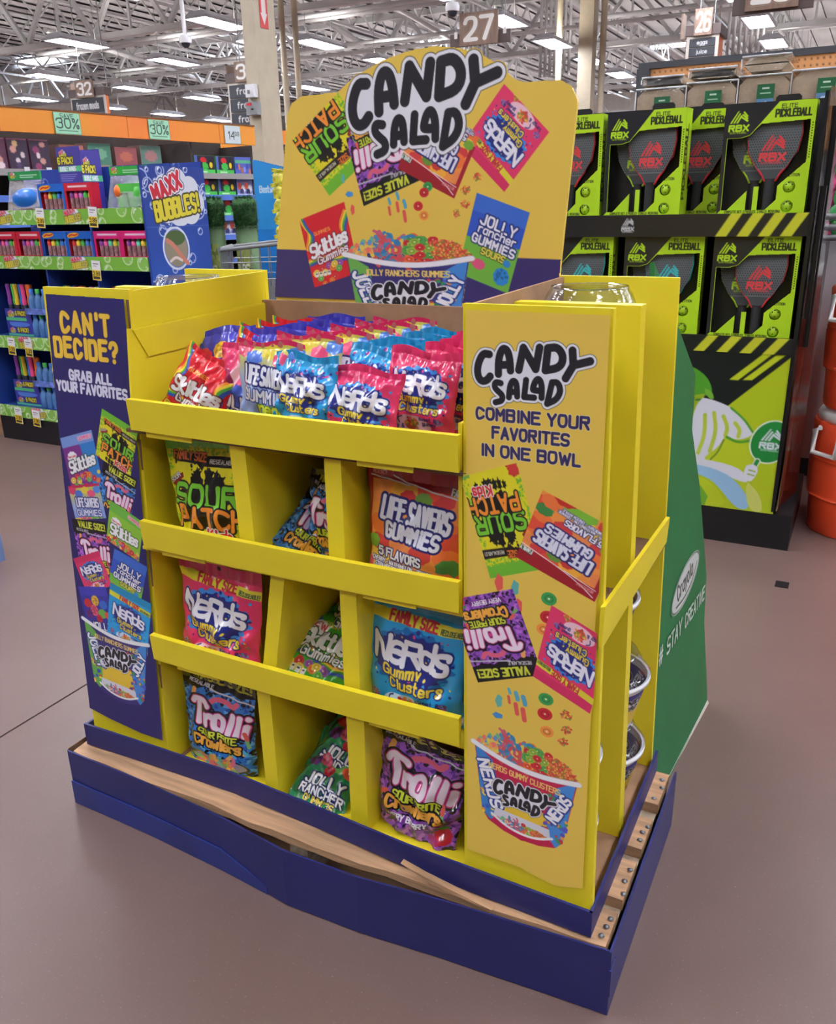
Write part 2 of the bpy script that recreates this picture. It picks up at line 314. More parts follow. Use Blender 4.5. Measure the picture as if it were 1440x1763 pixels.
def d_skittles(n=110,kind='red',h=125):
    base={'red':(214,36,50),'green':(70,170,52),'purple':(126,52,140),'lime':(140,196,60)}[kind]; c=Cv(n,h,base); q=random.Random(8)
    if kind=='purple': c.poly([(50,0),(100,0),(100,h),(72,h),(60,60)],(52,130,206)); c.rect(0,0,100,22,(120,150,214)); T(c,'GUMMIES',74,14,7,(232,90,140),WHITE,.8,.12)
    if kind=='lime': c.rect(0,0,100,24,(110,186,70)); T(c,'GUMMIES',76,16,7,(232,90,140),WHITE,.8,.12,rot=.1)
    if kind in('red','green'):
        rainbow(c,[(4,0),(10,20),(20,34),(6,60)],2.2); rainbow(c,[(100,18),(84,40),(90,60),(70,80)],2.2); rainbow(c,[(0,84),(30,80),(60,96),(100,90)],2.2)
        T(c,'GUMMIES' if kind=='red' else 'SOUR',42,38,6,(244,180,80),None,wt=.1)
    if kind in('purple','lime','green'): c.blob(24,44,15,12,WHITE,3,.1,9); T(c,'NEW' if kind=='green' else 'New Look!',24,47 if kind=='green' else 45,9 if kind=='green' else 4.4,(206,60,70),None,wt=.1,fit=24)
    dk=(110,20,30) if kind=='red' else (30,60,30)
    T(c,'Skittles',50,72,23,WHITE,dk,1.6,.125,gap=2.0,rot=-.12,slant=.12,fit=80)
    if kind in('red','green'): T(c,'Gummies',54,88,13,WHITE,dk,1.3,.1,gap=2.2,rot=-.1,slant=.1)
    for i in range(14 if kind in('red','green') else 30): discs(c,q.uniform(4,96),q.uniform(98,h) if kind in('red','green') else q.uniform(84,h),q.uniform(5,8),q.choice([(236,130,60),(236,206,80),(110,190,90),(160,90,180),(214,60,70)]))
    if kind in('red','green'):
        for i in range(4): c.rect(8+i*9,104+i,15+i*9,113+i,(235,235,235)); c.rect(9.4+i*9,106+i,13.6+i*9,108+i,(60,60,60))
    return c
def berry(c,x,y,r,col,leaf=True,seed=0):
    d=tuple(v*.75 for v in col); q=random.Random(seed); c.blob(x,y,r,r,col,seed,.06,9)
    for i in range(14): a=q.uniform(0,6.28); m=r*.75*math.sqrt(q.random()); c.ell(x+m*math.cos(a),y+m*math.sin(a),r*.17,r*.15,d)
def d_jolly(n=110,kind='blue',h=135):
    if kind=='blue': c=Cv(n,h,(50,90,196)); c.poly([(0,72),(100,62),(100,h),(0,h)],(116,186,66)); c.rect(0,0,100,28,(62,110,206))
    elif kind=='green': c=Cv(n,h,(120,180,60)); c.rect(0,0,100,18,(104,166,56))
    elif kind=='original': c=Cv(n,h,(58,58,160)); c.rect(0,0,100,22,(66,66,180))
    else: c=Cv(n,h,(34,132,84)); c.poly([(0,h),(100,h),(100,96),(0,88)],(44,120,70))
    if kind in('green','blue'):
        g=kind=='green'; nv=(34,44,110) if not g else (30,60,30); yy=44 if not g else 40
        T(c,'JOLLY',52,yy+2,16,WHITE if not g else (40,60,40),nv if not g else (150,200,90),2.4,.12,gap=2.6,rot=.05)
        T(c,'rancher',54,yy+16,13,WHITE if not g else (40,60,40),nv if not g else (150,200,90),2.2,.11,rot=.05)
        T(c,'GUMMIES' if not g else 'SOUR',52,yy+34,13,WHITE if not g else (206,40,60),nv if not g else (150,200,90),2,.14,gap=3.2,rot=.05,fit=84); 
        T(c,'SOURS' if not g else 'GUMMIES',56,yy+48,10,(236,214,80),(50,90,40),1.4,.13,rot=.04)
        if not g: berry(c,80,116,15,(50,140,214),seed=2); c.blob(34,110,13,9,(226,90,130),4,.1,8); c.blob(14,106,9,8,(210,50,60),5,.12,8); c.blob(84,92,7,6,(50,140,214),6,.1,9)
    else:
        fr=[(22,40,14,(206,50,60)),(50,34,13,(232,180,60)),(76,44,14,(60,110,200)),(40,58,14,(226,90,120)),(66,66,15,(110,180,80)),(20,66,12,(110,50,130)),(84,70,11,(230,90,70)),(52,78,10,(214,50,70))]
        for i,(a,b,r,col) in enumerate(fr): (berry if i%2 else lambda c_,x_,y_,r_,col_,seed=0: c_.blob(x_,y_,r_,r_*.8,col_,seed,.1,8))(c,a,b,r,col,seed=i)
        T(c,'JOLLY',52,106,17,WHITE,(30,34,90),2.4,.12,rot=.06); T(c,'RANCHER',52,121,12,WHITE,(30,34,90),2.0,.12,rot=.06); T(c,'GUMMIES',52,132,9,(236,214,80),(30,34,90),1.2,.13,rot=.06)
    return c
def candy_heap(c,x0,x1,yb,top,seed,n=1.0):
    """gummies heaped over the rim: bears, worms, rings, clusters from left to right"""
    q=random.Random(seed); W=x1-x0
    for i in range(int(130*n)):
        t=q.random(); x=x0+W*t; hgt=top*(math.sin(math.pi*min(1,max(0,t)))**.55); y=yb(t)-q.random()*hgt
        if t<.22: c.blob(x,y,W*.022,W*.032,q.choice([(110,190,150),(236,120,110),(226,206,90),(90,150,206),(240,160,90)]),i,.15,5)
        elif t<.5: worms(c,1,x,y,x,y,W*.1,W*.016,seed+i,((214,80,84),(70,150,190),(206,96,120),(60,130,180)))
        elif t<.74: discs(c,x,y,W*.045,q.choice([(214,50,56),(236,130,60),(90,170,80),(236,96,60),(150,190,70)]))
        else: clusters(c,x,y,W*.05,i,n=16)
def d_cup(n=170,kind='purple',h=126,board=(228,206,40),heap=True):
    """a printed paper bowl heaped with gummies; cut out of its sheet"""
    c=Cv(n,h,board).clear(); main=(60,52,120) if kind!='red' else (196,34,78)
    y0=36 if heap else 8; yr=lambda t: y0+9*math.sin(math.pi*t)*.9+2*t
    body=[(5+90*i/12,yr(i/12)+2) for i in range(13)]+[(86,h-16),(80,h-8),(66,h-3),(50,h-1),(34,h-3),(20,h-8),(14,h-16)]
    c.poly(body,main)
    c.poly([(6,y0+3),(22,y0+14),(34,h-22),(22,h-9),(14,h-16)],(60,130,200) if kind=='red' else (106,176,80)); c.poly([(94,y0+4),(78,y0+16),(68,h-24),(80,h-8),(86,h-16)],(70,140,214))
    c.poly([(28,y0+46),(70,y0+46),(74,h-14),(60,h-4),(40,h-4),(27,h-12)],(232,196,60)); c.specks(60,66,y0+24,88,h-14,1,2.6,[(206,60,70),(90,60,140),(60,150,90),(236,150,70),(80,90,200)],4); c.specks(40,12,y0+30,28,h-14,1,2.6,[(206,60,70),(236,214,80),(60,90,190),(236,150,70)],5)
    side='NERDS' if kind=='red' else 'JOLLY'
    T(c,side,16,y0+40,10,WHITE,(40,60,140),1.2,.13,rot=1.25); T(c,side,85,y0+38,9,WHITE,(40,60,140),1.2,.13,rot=-1.15,fit=30)
    if kind!='red': T(c,'rancher',23,y0+44,6,WHITE,(40,60,140),.8,.12,rot=1.25,fit=28)
    c.poly([(26,h-24),(74,h-24),(76,h-12),(50,h-3),(24,h-12)],(214,214,224)); candy_heap(c,27,73,lambda t:h-12+4*math.sin(math.pi*t),10,9,.8); c.poly([(24,h-14),(50,h-6),(76,h-14),(74,h-7),(50,h-.5),(26,h-7)],main); c.strokes([chaikin([(23,h-16),(36,h-9),(50,h-7),(64,h-9),(77,h-16)])],[(1.2,(236,236,240))])
    if heap: candy_heap(c,8,92,lambda t:yr(t)+2,26,4,1.5)
    c.strokes([[(4+92*i/16,yr(i/16)+2.5) for i in range(17)]],[(2.6,(190,190,200)),(2.2,(238,238,242))])
    T(c,'NERDS GUMMY CLUSTERS' if kind=='red' else 'JOLLY RANCHERS GUMMIES',50,y0+22,5.2,(236,206,110),None,wt=.1,arc=-.0006,gap=2.4,fit=62)
    logo_candy(c,22,y0+25,58); return c
# ------------------------------------------------------------------ helpers: materials, meshes, tags
def lin(c): 
    c=np.asarray(c,np.float64)/255.0
    return np.where(c<=.04045,c/12.92,((c+.055)/1.055)**2.4)
def rgba(c): r=lin(c); return (float(r[0]),float(r[1]),float(r[2]),1.0)
MATS={}
def M(name,col,rough=.5,metal=0.0,spec=.5,var=0.0,scale=8.0,bump=0.0,bscale=40.0,emit=0.0,stretch=None,col2=None,coat=0.0):
    """a procedural material: base colour broken up by noise, noise relief"""
    if name in MATS: return MATS[name]
    m=bpy.data.materials.new(name); m.use_nodes=True; n=m.node_tree.nodes; l=m.node_tree.links; b=n['Principled BSDF']
    b.inputs['Base Color'].default_value=rgba(col); b.inputs['Roughness'].default_value=rough; b.inputs['Metallic'].default_value=metal; b.inputs['Specular IOR Level'].default_value=spec
    if coat: b.inputs['Coat Weight'].default_value=coat; b.inputs['Coat Roughness'].default_value=.1
    tc=n.new('ShaderNodeTexCoord'); src=tc.outputs['Object']
    if stretch:
        mp=n.new('ShaderNodeMapping'); mp.inputs['Scale'].default_value=stretch; l.new(src,mp.inputs['Vector']); src=mp.outputs['Vector']
    if var or col2:
        t=n.new('ShaderNodeTexNoise'); t.inputs['Scale'].default_value=scale; t.inputs['Detail'].default_value=5; l.new(src,t.inputs['Vector'])
        r=n.new('ShaderNodeValToRGB'); a=np.array(col,float); c2=np.array(col2,float) if col2 else np.clip(a*(1+var),0,255)
        r.color_ramp.elements[0].color=rgba(a*(1-var)); r.color_ramp.elements[1].color=rgba(c2); r.color_ramp.elements[0].position=.3; r.color_ramp.elements[1].position=.7
        l.new(t.outputs['Fac'],r.inputs['Fac']); l.new(r.outputs['Color'],b.inputs['Base Color'])
    if bump:
        t=n.new('ShaderNodeTexNoise'); t.inputs['Scale'].default_value=bscale; t.inputs['Detail'].default_value=4; l.new(src,t.inputs['Vector'])
        u=n.new('ShaderNodeBump'); u.inputs['Strength'].default_value=bump; u.inputs['Distance'].default_value=.004; l.new(t.outputs['Fac'],u.inputs['Height']); l.new(u.outputs['Normal'],b.inputs['Normal'])
    if emit: b.inputs['Emission Color'].default_value=rgba(col); b.inputs['Emission Strength'].default_value=emit
    MATS[name]=m; return m
def PRINT(name,rough,bump=0.0,bscale=30.0,spec=.5,coat=0.0):
    m=M(name,(200,200,200),rough,spec=spec,bump=bump,bscale=bscale,coat=coat); n=m.node_tree.nodes; a=n.new('ShaderNodeAttribute'); a.attribute_name='Col'
    m.node_tree.links.new(a.outputs['Color'],n['Principled BSDF'].inputs['Base Color']); return m
def CLEAR(name,tint=(235,240,245),rough=.06,base=.05,gloss=.55,bump=.08):
    """thin clear plastic: mostly see-through, shiny at a slant"""
    m=bpy.data.materials.new(name); m.use_nodes=True; n=m.node_tree.nodes; l=m.node_tree.links; n.remove(n['Principled BSDF'])
    t=n.new('ShaderNodeBsdfTransparent'); t.inputs[0].default_value=rgba(tint); g=n.new('ShaderNodeBsdfGlossy'); g.inputs['Roughness'].default_value=rough
    f=n.new('ShaderNodeLayerWeight'); f.inputs[0].default_value=.35; k=n.new('ShaderNodeMapRange'); k.inputs['To Min'].default_value=base; k.inputs['To Max'].default_value=gloss
    q=n.new('ShaderNodeTexNoise'); q.inputs['Scale'].default_value=18; u=n.new('ShaderNodeBump'); u.inputs['Strength'].default_value=bump; u.inputs['Distance'].default_value=.006; l.new(q.outputs['Fac'],u.inputs['Height']); l.new(u.outputs['Normal'],g.inputs['Normal'])
    x=n.new('ShaderNodeMixShader'); l.new(f.outputs['Facing'],k.inputs['Value']); l.new(k.outputs['Result'],x.inputs[0]); l.new(t.outputs[0],x.inputs[1]); l.new(g.outputs[0],x.inputs[2]); l.new(x.outputs[0],n['Material Output'].inputs['Surface'])
    MATS[name]=m; return m
class MB:
    """collects faces, then links them as ONE mesh object"""
    def __init__(s): s.v=[]; s.f=[]; s.m=[]; s.sm=[]
    def add(s,v,f,mi=0,sm=False):
        o=len(s.v); s.v+= [tuple(p) for p in v]; s.f+=[tuple(i+o for i in q) for q in f]; s.m+=[mi]*len(f); s.sm+=[sm]*len(f); return s
    def hexa(s,p,mi=0): return s.add(p,[(0,3,2,1),(4,5,6,7),(0,1,5,4),(1,2,6,5),(2,3,7,6),(3,0,4,7)],mi)
    def box(s,x0,y0,z0,x1,y1,z1,mi=0): return s.hexa([(x0,y0,z0),(x1,y0,z0),(x1,y1,z0),(x0,y1,z0),(x0,y0,z1),(x1,y0,z1),(x1,y1,z1),(x0,y1,z1)],mi)
    def slab(s,a,b,c,d,t,mi=0):
        """a sheet a-b-c-d made t thick along its normal"""
        a,b,c,d=[Vector(q) for q in (a,b,c,d)]; n=(b-a).cross(d-a).normalized()*t
        return s.hexa([a,b,c,d,a+n,b+n,c+n,d+n],mi)
    def prism(s,poly,f,d,mi=0):
        """poly (list of 2-d points) mapped by f to 3-d, pushed along vector d"""
        n=len(poly); a=[Vector(f(*q)) for q in poly]; d=Vector(d)
        return s.add(a+[q+d for q in a],[tuple(range(n)),tuple(range(2*n-1,n-1,-1))]+[(i,i+n,(i+1)%n+n,(i+1)%n) for i in range(n)],mi)
    def lathe(s,prof,n=24,c=(0,0,0),mi=0,cap=True,sm=True,flute=None):
        v=[]; f=[]; k=len(prof)
        for j,(r,z) in enumerate(prof):
            for i in range(n):
                q=r*(1+(flute(j,i) if flute else 0)); a=2*math.pi*i/n; v.append((c[0]+q*math.cos(a),c[1]+q*math.sin(a),c[2]+z))
        for j in range(k-1):
            for i in range(n): f.append((j*n+i,j*n+(i+1)%n,(j+1)*n+(i+1)%n,(j+1)*n+i))
        s.add(v,f,mi,sm)
        if cap: s.add(v[:n],[tuple(range(n-1,-1,-1))],mi); s.add(v[-n:],[tuple(range(n))],mi)
        return s
    def tube(s,path,r,n=8,mi=0,sm=True):
        P=[Vector(p) for p in path]; v=[]; f=[]; k=len(P)
        for j,p in enumerate(P):
            t=(P[min(j+1,k-1)]-P[max(j-1,0)]).normalized(); u=t.cross(Vector((0,0,1)) if abs(t.z)<.9 else Vector((1,0,0))).normalized(); w=t.cross(u)
            rr=r[j] if isinstance(r,(list,tuple)) else r
            for i in range(n): a=2*math.pi*i/n; v.append(p+u*rr*math.cos(a)+w*rr*math.sin(a))
        for j in range(k-1):
            for i in range(n): f.append((j*n+i,j*n+(i+1)%n,(j+1)*n+(i+1)%n,(j+1)*n+i))
        s.add(v,f,mi,sm); s.add(v[:n],[tuple(range(n-1,-1,-1))],mi); s.add(v[-n:],[tuple(range(n))],mi); return s
    def blob(s,c,r,mi=0,n=10,k=6,jit=0.0,seed=0):
        q=random.Random(seed); prof=[(max(1e-4,math.sin(math.pi*j/k)),-math.cos(math.pi*j/k)) for j in range(k+1)]; v=[]; f=[]
        for pr,pz in prof:
            for i in range(n): a=2*math.pi*i/n; e=1+q.uniform(-jit,jit); v.append((c[0]+r[0]*pr*math.cos(a)*e,c[1]+r[1]*pr*math.sin(a)*e,c[2]+r[2]*pz*e))
        for j in range(k):
            for i in range(n): f.append((j*n+i,j*n+(i+1)%n,(j+1)*n+(i+1)%n,(j+1)*n+i))
        return s.add(v,f,mi,True)
    def mesh(s,name,mats):
        me=bpy.data.meshes.new(name); me.from_pydata([tuple(p) for p in s.v],[],s.f)
        for m in (mats if isinstance(mats,(list,tuple)) else [mats]): me.materials.append(m)
        me.polygons.foreach_set('material_index',s.m); me.polygons.foreach_set('use_smooth',s.sm); me.update(); return me
    def build(s,name,mats,parent=None,local=False): return link(name,s.mesh(name,mats),parent,local)
def link(name,me,parent=None,local=False):
    """links a mesh; under a parent its points are in world space unless local"""
    o=bpy.data.objects.new(name,me); COL.objects.link(o)
    if parent is not None:
        o.parent=parent
        if not local: o.matrix_parent_inverse=world(parent).inverted()
    return o
def world(o): return (world(o.parent)@o.matrix_parent_inverse@o.matrix_basis) if o.parent else o.matrix_basis.copy()
def tag(o,label=None,cat=None,group=None,kind=None):
    if label: o['label']=label
    if cat: o['category']=cat
    if group: o['group']=group
    if kind: o['kind']=kind
    return o
def thing(name,label,cat,loc=(0,0,0),rz=0.0,group=None):
    o=bpy.data.objects.new(name,None); COL.objects.link(o); o.empty_display_size=.05; o.location=loc; o.rotation_euler=(0,0,rz); return tag(o,label,cat,group)
def struct(o): o['kind']='structure'; return o
def dup(root,loc=None,rot=None,label=None,group=None,parent=None,scale=None):
    r=root.copy(); COL.objects.link(r)
    if parent is not None: r.parent=parent
    if loc is not None: r.location=loc
    if rot is not None: r.rotation_euler=rot
    if scale is not None: r.scale=(scale,)*3 if isinstance(scale,(int,float)) else scale
    if label: r['label']=label
    if group: r['group']=group
    for ch in list(root.children): dup(ch,parent=r)
    return r
def raw_mesh(name,V,Q,C,mat,smooth=False):
    """fast mesh from arrays: V points, Q quads, C sRGB colour of each point"""
    me=bpy.data.meshes.new(name); nv,nq=len(V),len(Q); me.vertices.add(nv); me.vertices.foreach_set('co',np.ascontiguousarray(V,np.float32).ravel())
    me.loops.add(nq*4); me.loops.foreach_set('vertex_index',np.ascontiguousarray(Q,np.int32).ravel())
    me.polygons.add(nq); me.polygons.foreach_set('loop_start',np.arange(0,nq*4,4,dtype=np.int32))
    try: me.polygons.foreach_set('loop_total',np.full(nq,4,np.int32))
    except Exception: pass
    if smooth: me.polygons.foreach_set('use_smooth',np.ones(nq,bool))
    a=me.color_attributes.new('Col','FLOAT_COLOR','POINT'); c=np.ones((nv,4),np.float32); c[:,:3]=lin(np.clip(C,0,255)); a.data.foreach_set('color',c.ravel())
    me.materials.append(mat); me.update(calc_edges=True); return me
def sheet(name,cv,f,mat,parent=None,local=False):
    """a printed sheet: f(u,v) maps u to the right and v down (arrays, 0..1) to points; flat areas become large faces"""
    H,W=cv.H,cv.W; q=np.clip(np.round(cv.c/3),0,90).astype(np.int32); key=(q[...,0]*91+q[...,1])*91+q[...,2]
    vis=np.maximum(np.maximum(cv.a[:-1,:-1],cv.a[1:,:-1]),np.maximum(cv.a[:-1,1:],cv.a[1:,1:]))>.02
    uni=(key[:-1,:-1]==key[1:,:-1])&(key[:-1,:-1]==key[:-1,1:])&(key[:-1,:-1]==key[1:,1:])&vis
    B=[]; todo=vis.copy()
    for b in (32,16,8,4,2):
        h,w_=(H-1)//b*b,(W-1)//b*b
        if not h or not w_: continue
        ok=(uni&todo)[:h,:w_].reshape(h//b,b,w_//b,b).all(axis=(1,3)); J,I=np.nonzero(ok); B.append(np.stack([J*b,I*b,np.full(len(J),b)],1))
        todo[:h,:w_]&=~np.repeat(np.repeat(ok,b,0),b,1)
    J,I=np.nonzero(todo); B.append(np.stack([J,I,np.ones(len(J),int)],1)); B=np.concatenate(B)
    j=np.stack([B[:,0],B[:,0]+B[:,2],B[:,0]+B[:,2],B[:,0]],1).ravel(); i=np.stack([B[:,1],B[:,1],B[:,1]+B[:,2],B[:,1]+B[:,2]],1).ravel()
    V=np.stack(f(i/(W-1),j/(H-1)),1); return link(name,raw_mesh(name,V,np.arange(len(V)).reshape(-1,4),cv.c[j,i],mat),parent,local)
def plane_map(TL,TR,BL):
    TL,TR,BL=[np.array(q,float) for q in (TL,TR,BL)]; return lambda u,v:[TL[k]+(TR-TL)[k]*u+(BL-TL)[k]*v for k in range(3)]
YEL=M('yellow_card',(232,212,40),.42,var=.03,scale=3,bump=.05,bscale=160); YELB=M('yellow_print',(230,196,86),.5,bump=.04,bscale=200)
NAV=M('navy_card',(32,38,102),.45,var=.06,scale=5,bump=.08,bscale=60); KRAFT=M('kraft_card',(158,122,92),.8,var=.08,scale=20); KRAFTD=M('kraft_inside',(112,84,62),.85,var=.1,scale=16)
P_CARD=PRINT('print_card',.42,.03,220); P_FOIL=PRINT('print_foil',.2,.1,16,coat=.35); P_MATT=PRINT('print_matt',.6); P_BOX=PRINT('print_gloss',.3)
BLACKC=M('black_card',(24,24,28),.42,var=.1,scale=10); WHITEP=M('white_plastic',(226,226,230),.35,var=.02); STEEL=M('grey_metal',(150,152,156),.4,.6,var=.06); WIRE=M('cart_wire',(150,152,158),.35,.7,var=.05)
CLR=CLEAR('clear_plastic'); CLR2=CLEAR('clear_wrap',(240,240,240),.12,.14,.6,.4)
ORD=['first','second','third','fourth','fifth','sixth','seventh','eighth','ninth','tenth']
# ------------------------------------------------------------------ the store shell
FLOORM=M('polished_concrete',(114,92,87),.2,var=.0,scale=1.3,spec=.5,col2=(123,100,95))
def floor_mat():
    n=FLOORM.node_tree.nodes; l=FLOORM.node_tree.links; b=n['Principled BSDF']; tc=n['Texture Coordinate']; base=b.inputs['Base Color'].links[0].from_socket
    t=n.new('ShaderNodeTexNoise'); t.inputs['Scale'].default_value=.35; t.inputs['Detail'].default_value=6; l.new(tc.outputs['Object'],t.inputs['Vector'])
    r=n.new('ShaderNodeMapRange'); r.inputs['From Min'].default_value=.1; r.inputs['From Max'].default_value=.9; r.inputs['To Min'].default_value=.285; r.inputs['To Max'].default_value=.38; l.new(t.outputs['Fac'],r.inputs['Value']); l.new(r.outputs['Result'],b.inputs['Roughness'])
    s=n.new('ShaderNodeTexNoise'); s.inputs['Scale'].default_value=260; s.inputs['Detail'].default_value=2; l.new(tc.outputs['Object'],s.inputs['Vector'])
    k=n.new('ShaderNodeValToRGB'); k.color_ramp.elements[0].position=.66; k.color_ramp.elements[1].position=.74; k.color_ramp.elements[1].color=(.3,.3,.3,1); l.new(s.outputs['Fac'],k.inputs['Fac'])
    x=n.new('ShaderNodeMix'); x.data_type='RGBA'; x.blend_type='ADD'; x.inputs[0].default_value=.3; l.new(base,x.inputs['A']); l.new(k.outputs['Color'],x.inputs['B'])
    t2=n.new('ShaderNodeTexNoise'); t2.inputs['Scale'].default_value=1.1; t2.inputs['Detail'].default_value=8; t2.inputs['Roughness'].default_value=.7; l.new(tc.outputs['Object'],t2.inputs['Vector'])
    k2=n.new('ShaderNodeValToRGB'); k2.color_ramp.elements[0].position=.1; k2.color_ramp.elements[1].position=.9; k2.color_ramp.elements[0].color=(.74,.72,.72,1); k2.color_ramp.elements[1].color=(1,1,1,1); l.new(t2.outputs['Fac'],k2.inputs['Fac'])
    y=n.new('ShaderNodeMix'); y.data_type='RGBA'; y.blend_type='MULTIPLY'; y.inputs[0].default_value=1; l.new(x.outputs['Result'],y.inputs['A']); l.new(k2.outputs['Color'],y.inputs['B']); l.new(y.outputs['Result'],b.inputs['Base Color'])
floor_mat()
X0,X1,Y0,Y1,ZC=-32,20,-13,48,6.7
fl=struct(MB().box(X0,Y0,-.2,X1,Y1,-.012).build('floor',M('joint_filler',(62,52,50),.8)))
cuts=[X0,-13.6,-7.6,-1.603,4.4,X1]; cutsy=[Y0,-6,12,26,Y1]
for i in range(len(cuts)-1):
    for j in range(len(cutsy)-1): MB().box(cuts[i]+.003,cutsy[j]+.003,-.19,cuts[i+1]-.003,cutsy[j+1]-.003,0).build('floor_slab',FLOORM,fl)
WALLM=M('painted_block',(206,202,196),.8,var=.03)
for nm,b in (('wall_back',(X0,Y1,0,X1,Y1+.2,ZC)),('wall_front',(X0,Y0-.2,0,X1,Y0,ZC)),('wall_left',(X0-.2,Y0,0,X0,Y1,ZC)),('wall_right',(X1,Y0,0,X1+.2,Y1,ZC))): struct(MB().box(*b).build(nm,WALLM))
DECK=M('deck_paint',(168,166,170),.7,var=.06,scale=.6); TRUSSM=M('truss_paint',(180,180,184),.6,var=.05,scale=2)
# corrugated roof deck with skylight openings left out
SKY=[(-19.3,25.0),(-13.6,28.5),(-24.5,33),(-7,34),(-28,24),(-2,26),(-20,40),(-10,44)]
mb=MB(); n=int((X1-X0)/.6)
for i in range(n):
    x=X0+i*.6; mb.box(x,Y0,ZC,x+.36,Y1,ZC+.04); mb.box(x+.36,Y0,ZC+.07,x+.6,Y1,ZC+.11)
    mb.add([(x+.36,Y0,ZC),(x+.36,Y1,ZC),(x+.36,Y1,ZC+.07),(x+.36,Y0,ZC+.07)],[(0,1,2,3)]).add([(x+.6,Y0,ZC),(x+.6,Y1,ZC),(x+.6,Y1,ZC+.07),(x+.6,Y0,ZC+.07)],[(3,2,1,0)])
struct(mb.build('ceiling',DECK))
SKYM=M('skylight_dome',(236,244,255),.4,emit=9)
for i,(x,y) in enumerate(SKY):
    t=struct(MB().box(x-1.3,y-.7,ZC-.03,x+1.3,y+.7,ZC-.012).build('window_%d'%(i+1),SKYM))
    fr=MB()
    for a in (-1.3,-.43,.43,1.3): fr.box(x+a-.03,y-.75,ZC-.07,x+a+.03,y+.75,ZC-.03)
    for b in (-.75,.75): fr.box(x-1.35,y+b-.03,ZC-.1,x+1.35,y+b+.03,ZC-.03)
    fr.build('skylight_frame',TRUSSM,t)
def bar(mb,a,b,r):
    a,b=Vector(a),Vector(b); t=(b-a).normalized(); u=t.cross(Vector((0,0,1)) if abs(t.z)<.95 else Vector((1,0,0))).normalized()*r; w=t.cross(u).normalized()*r
    mb.hexa([a-u-w,a+u-w,a+u+w,a-u+w,b-u-w,b+u-w,b+u+w,b-u+w])
# deep girders across the aisles, light joists along them
k=0
for gy in (5.6,14.8,23.6,32.4,41.2):
    zl=5.0 if gy<20 else 5.2; ch=MB(); wb=MB(); xs=np.arange(-31.5,14,2.2)
    ch.box(-31.5,gy-.09,zl-.09,14,gy+.09,zl+.03); ch.box(-31.5,gy-.09,ZC-.3,14,gy+.09,ZC-.16)
    for i,x in enumerate(xs[:-1]):
        if gy<30 or i%2==0:
            bar(wb,(x,gy,zl),(x+1.1,gy,ZC-.22),.045); bar(wb,(x+1.1,gy,ZC-.22),(x+2.2,gy,zl),.045); bar(wb,(x+1.1,gy,ZC-.22),(x+1.1,gy,zl),.025)
    k+=1; g=struct(ch.build('trim_%d'%k,TRUSSM)); g['label']='painted steel roof girder with open webs'; wb.build('girder_web',TRUSSM,g)
for jx in np.arange(-31,12,2.13):
    ch=MB(); wb=MB(); ch.box(jx-.04,6,ZC-.62,jx+.04,46,ZC-.56); ch.box(jx-.05,6,ZC-.1,jx+.05,46,ZC-.03)
    ys=np.arange(6,34,1.1)
    for y in ys: bar(wb,(jx,y,ZC-.59),(jx,y+.55,ZC-.06),.018); bar(wb,(jx,y+.55,ZC-.06),(jx,y+1.1,ZC-.59),.018)
    k+=1; g=struct(ch.build('trim_%d'%k,TRUSSM)); wb.build('joist_web',TRUSSM,g)
for (a,b,r) in (((-20,16.5,5.2),(2,16.5,5.2),.05),((-20,16.88,5.2),(2,16.88,5.2),.05),((-24,21,5.2),(0,21,5.2),.05),((-24,23.2,5.75),(2,23.2,5.75),.06),((-12.4,17,5.75),(-15.2,28,5.75),.07),((-9.2,12,5.5),(-12,30,5.5),.06),((-4,10,5.4),(-4,34,5.4),.06),((-19,16,5.6),(-22,26,5.6),.07),((-29,19,5.1),(-8,19.4,5.1),.04)):
    k+=1; struct(MB().tube([a,b],r,8).build('trim_%d'%k,TRUSSM))
for x in (-8.3,-10.6,-3.6):
    mb=MB()
    for i in range(7): mb.tube([(x+i*.13,22.6,4.4),(x+i*.13,22.6,6.3)],.04,6)
    k+=1; struct(mb.build('trim_%d'%k,TRUSSM))
# ceiling lights on their regular grid
LAMP=M('lamp_diffuser',(246,248,255),.4,emit=LIGHT_STRENGTH); HOUS=M('lamp_housing',(206,210,222),.45,var=.02); LOUV=M('lamp_louvre',(240,240,240),.4)
t=thing('ceiling_light','long white ceiling light hanging from the roof girders','light',(-11.4,13.35,4.6),group='ceiling lights hanging in rows')
hs=MB(); hs.hexa([(-.26,-.66,0),(.26,-.66,0),(.26,.66,0),(-.26,.66,0),(-.14,-.6,.1),(.14,-.6,.1),(.14,.6,.1),(-.14,.6,.1)]); hs.box(-.28,-.68,-.03,-.24,.68,.01).box(.24,-.68,-.03,.28,.68,.01).box(-.28,-.68,-.03,.28,-.64,.01).box(-.28,.64,-.03,.28,.68,.01)
hs.build('housing',HOUS,t,True); MB().box(-.23,-.63,-.012,.23,.63,-.004).build('diffuser',LAMP,t,True)
ADD_UPL=M('added_uplight_glow',(255,250,240),.4,emit=LIGHT_STRENGTH*.8); MB().box(-.1,-.55,.1,.1,.55,.104).build('added_uplight_strip',ADD_UPL,t,True)  # glowing strip added on top of each fixture to brighten the roof deck
lv=MB()
for i in range(6): lv.box(-.22,-.5+i*.2,-.03,.22,-.49+i*.2,-.012)
tag(lv.build('louvre',LOUV,t,True),kind='stuff'); st=MB()
for y in (-.5,.5): st.tube([(0,y,.1),(0,y,1.4)],.006,5)
tag(st.build('hanger',STEEL,t,True),kind='stuff')
for i in range(8):
    for j in range(-6,11):
        x=-2.48-4.27*(i-2) if i<4 else -2.48-4.1*(i-2)-.35; y=13.35+2.87*j
        if (i,j)==(4,0): continue
        if x<-26: continue
        dup(t,(x,y,4.6))
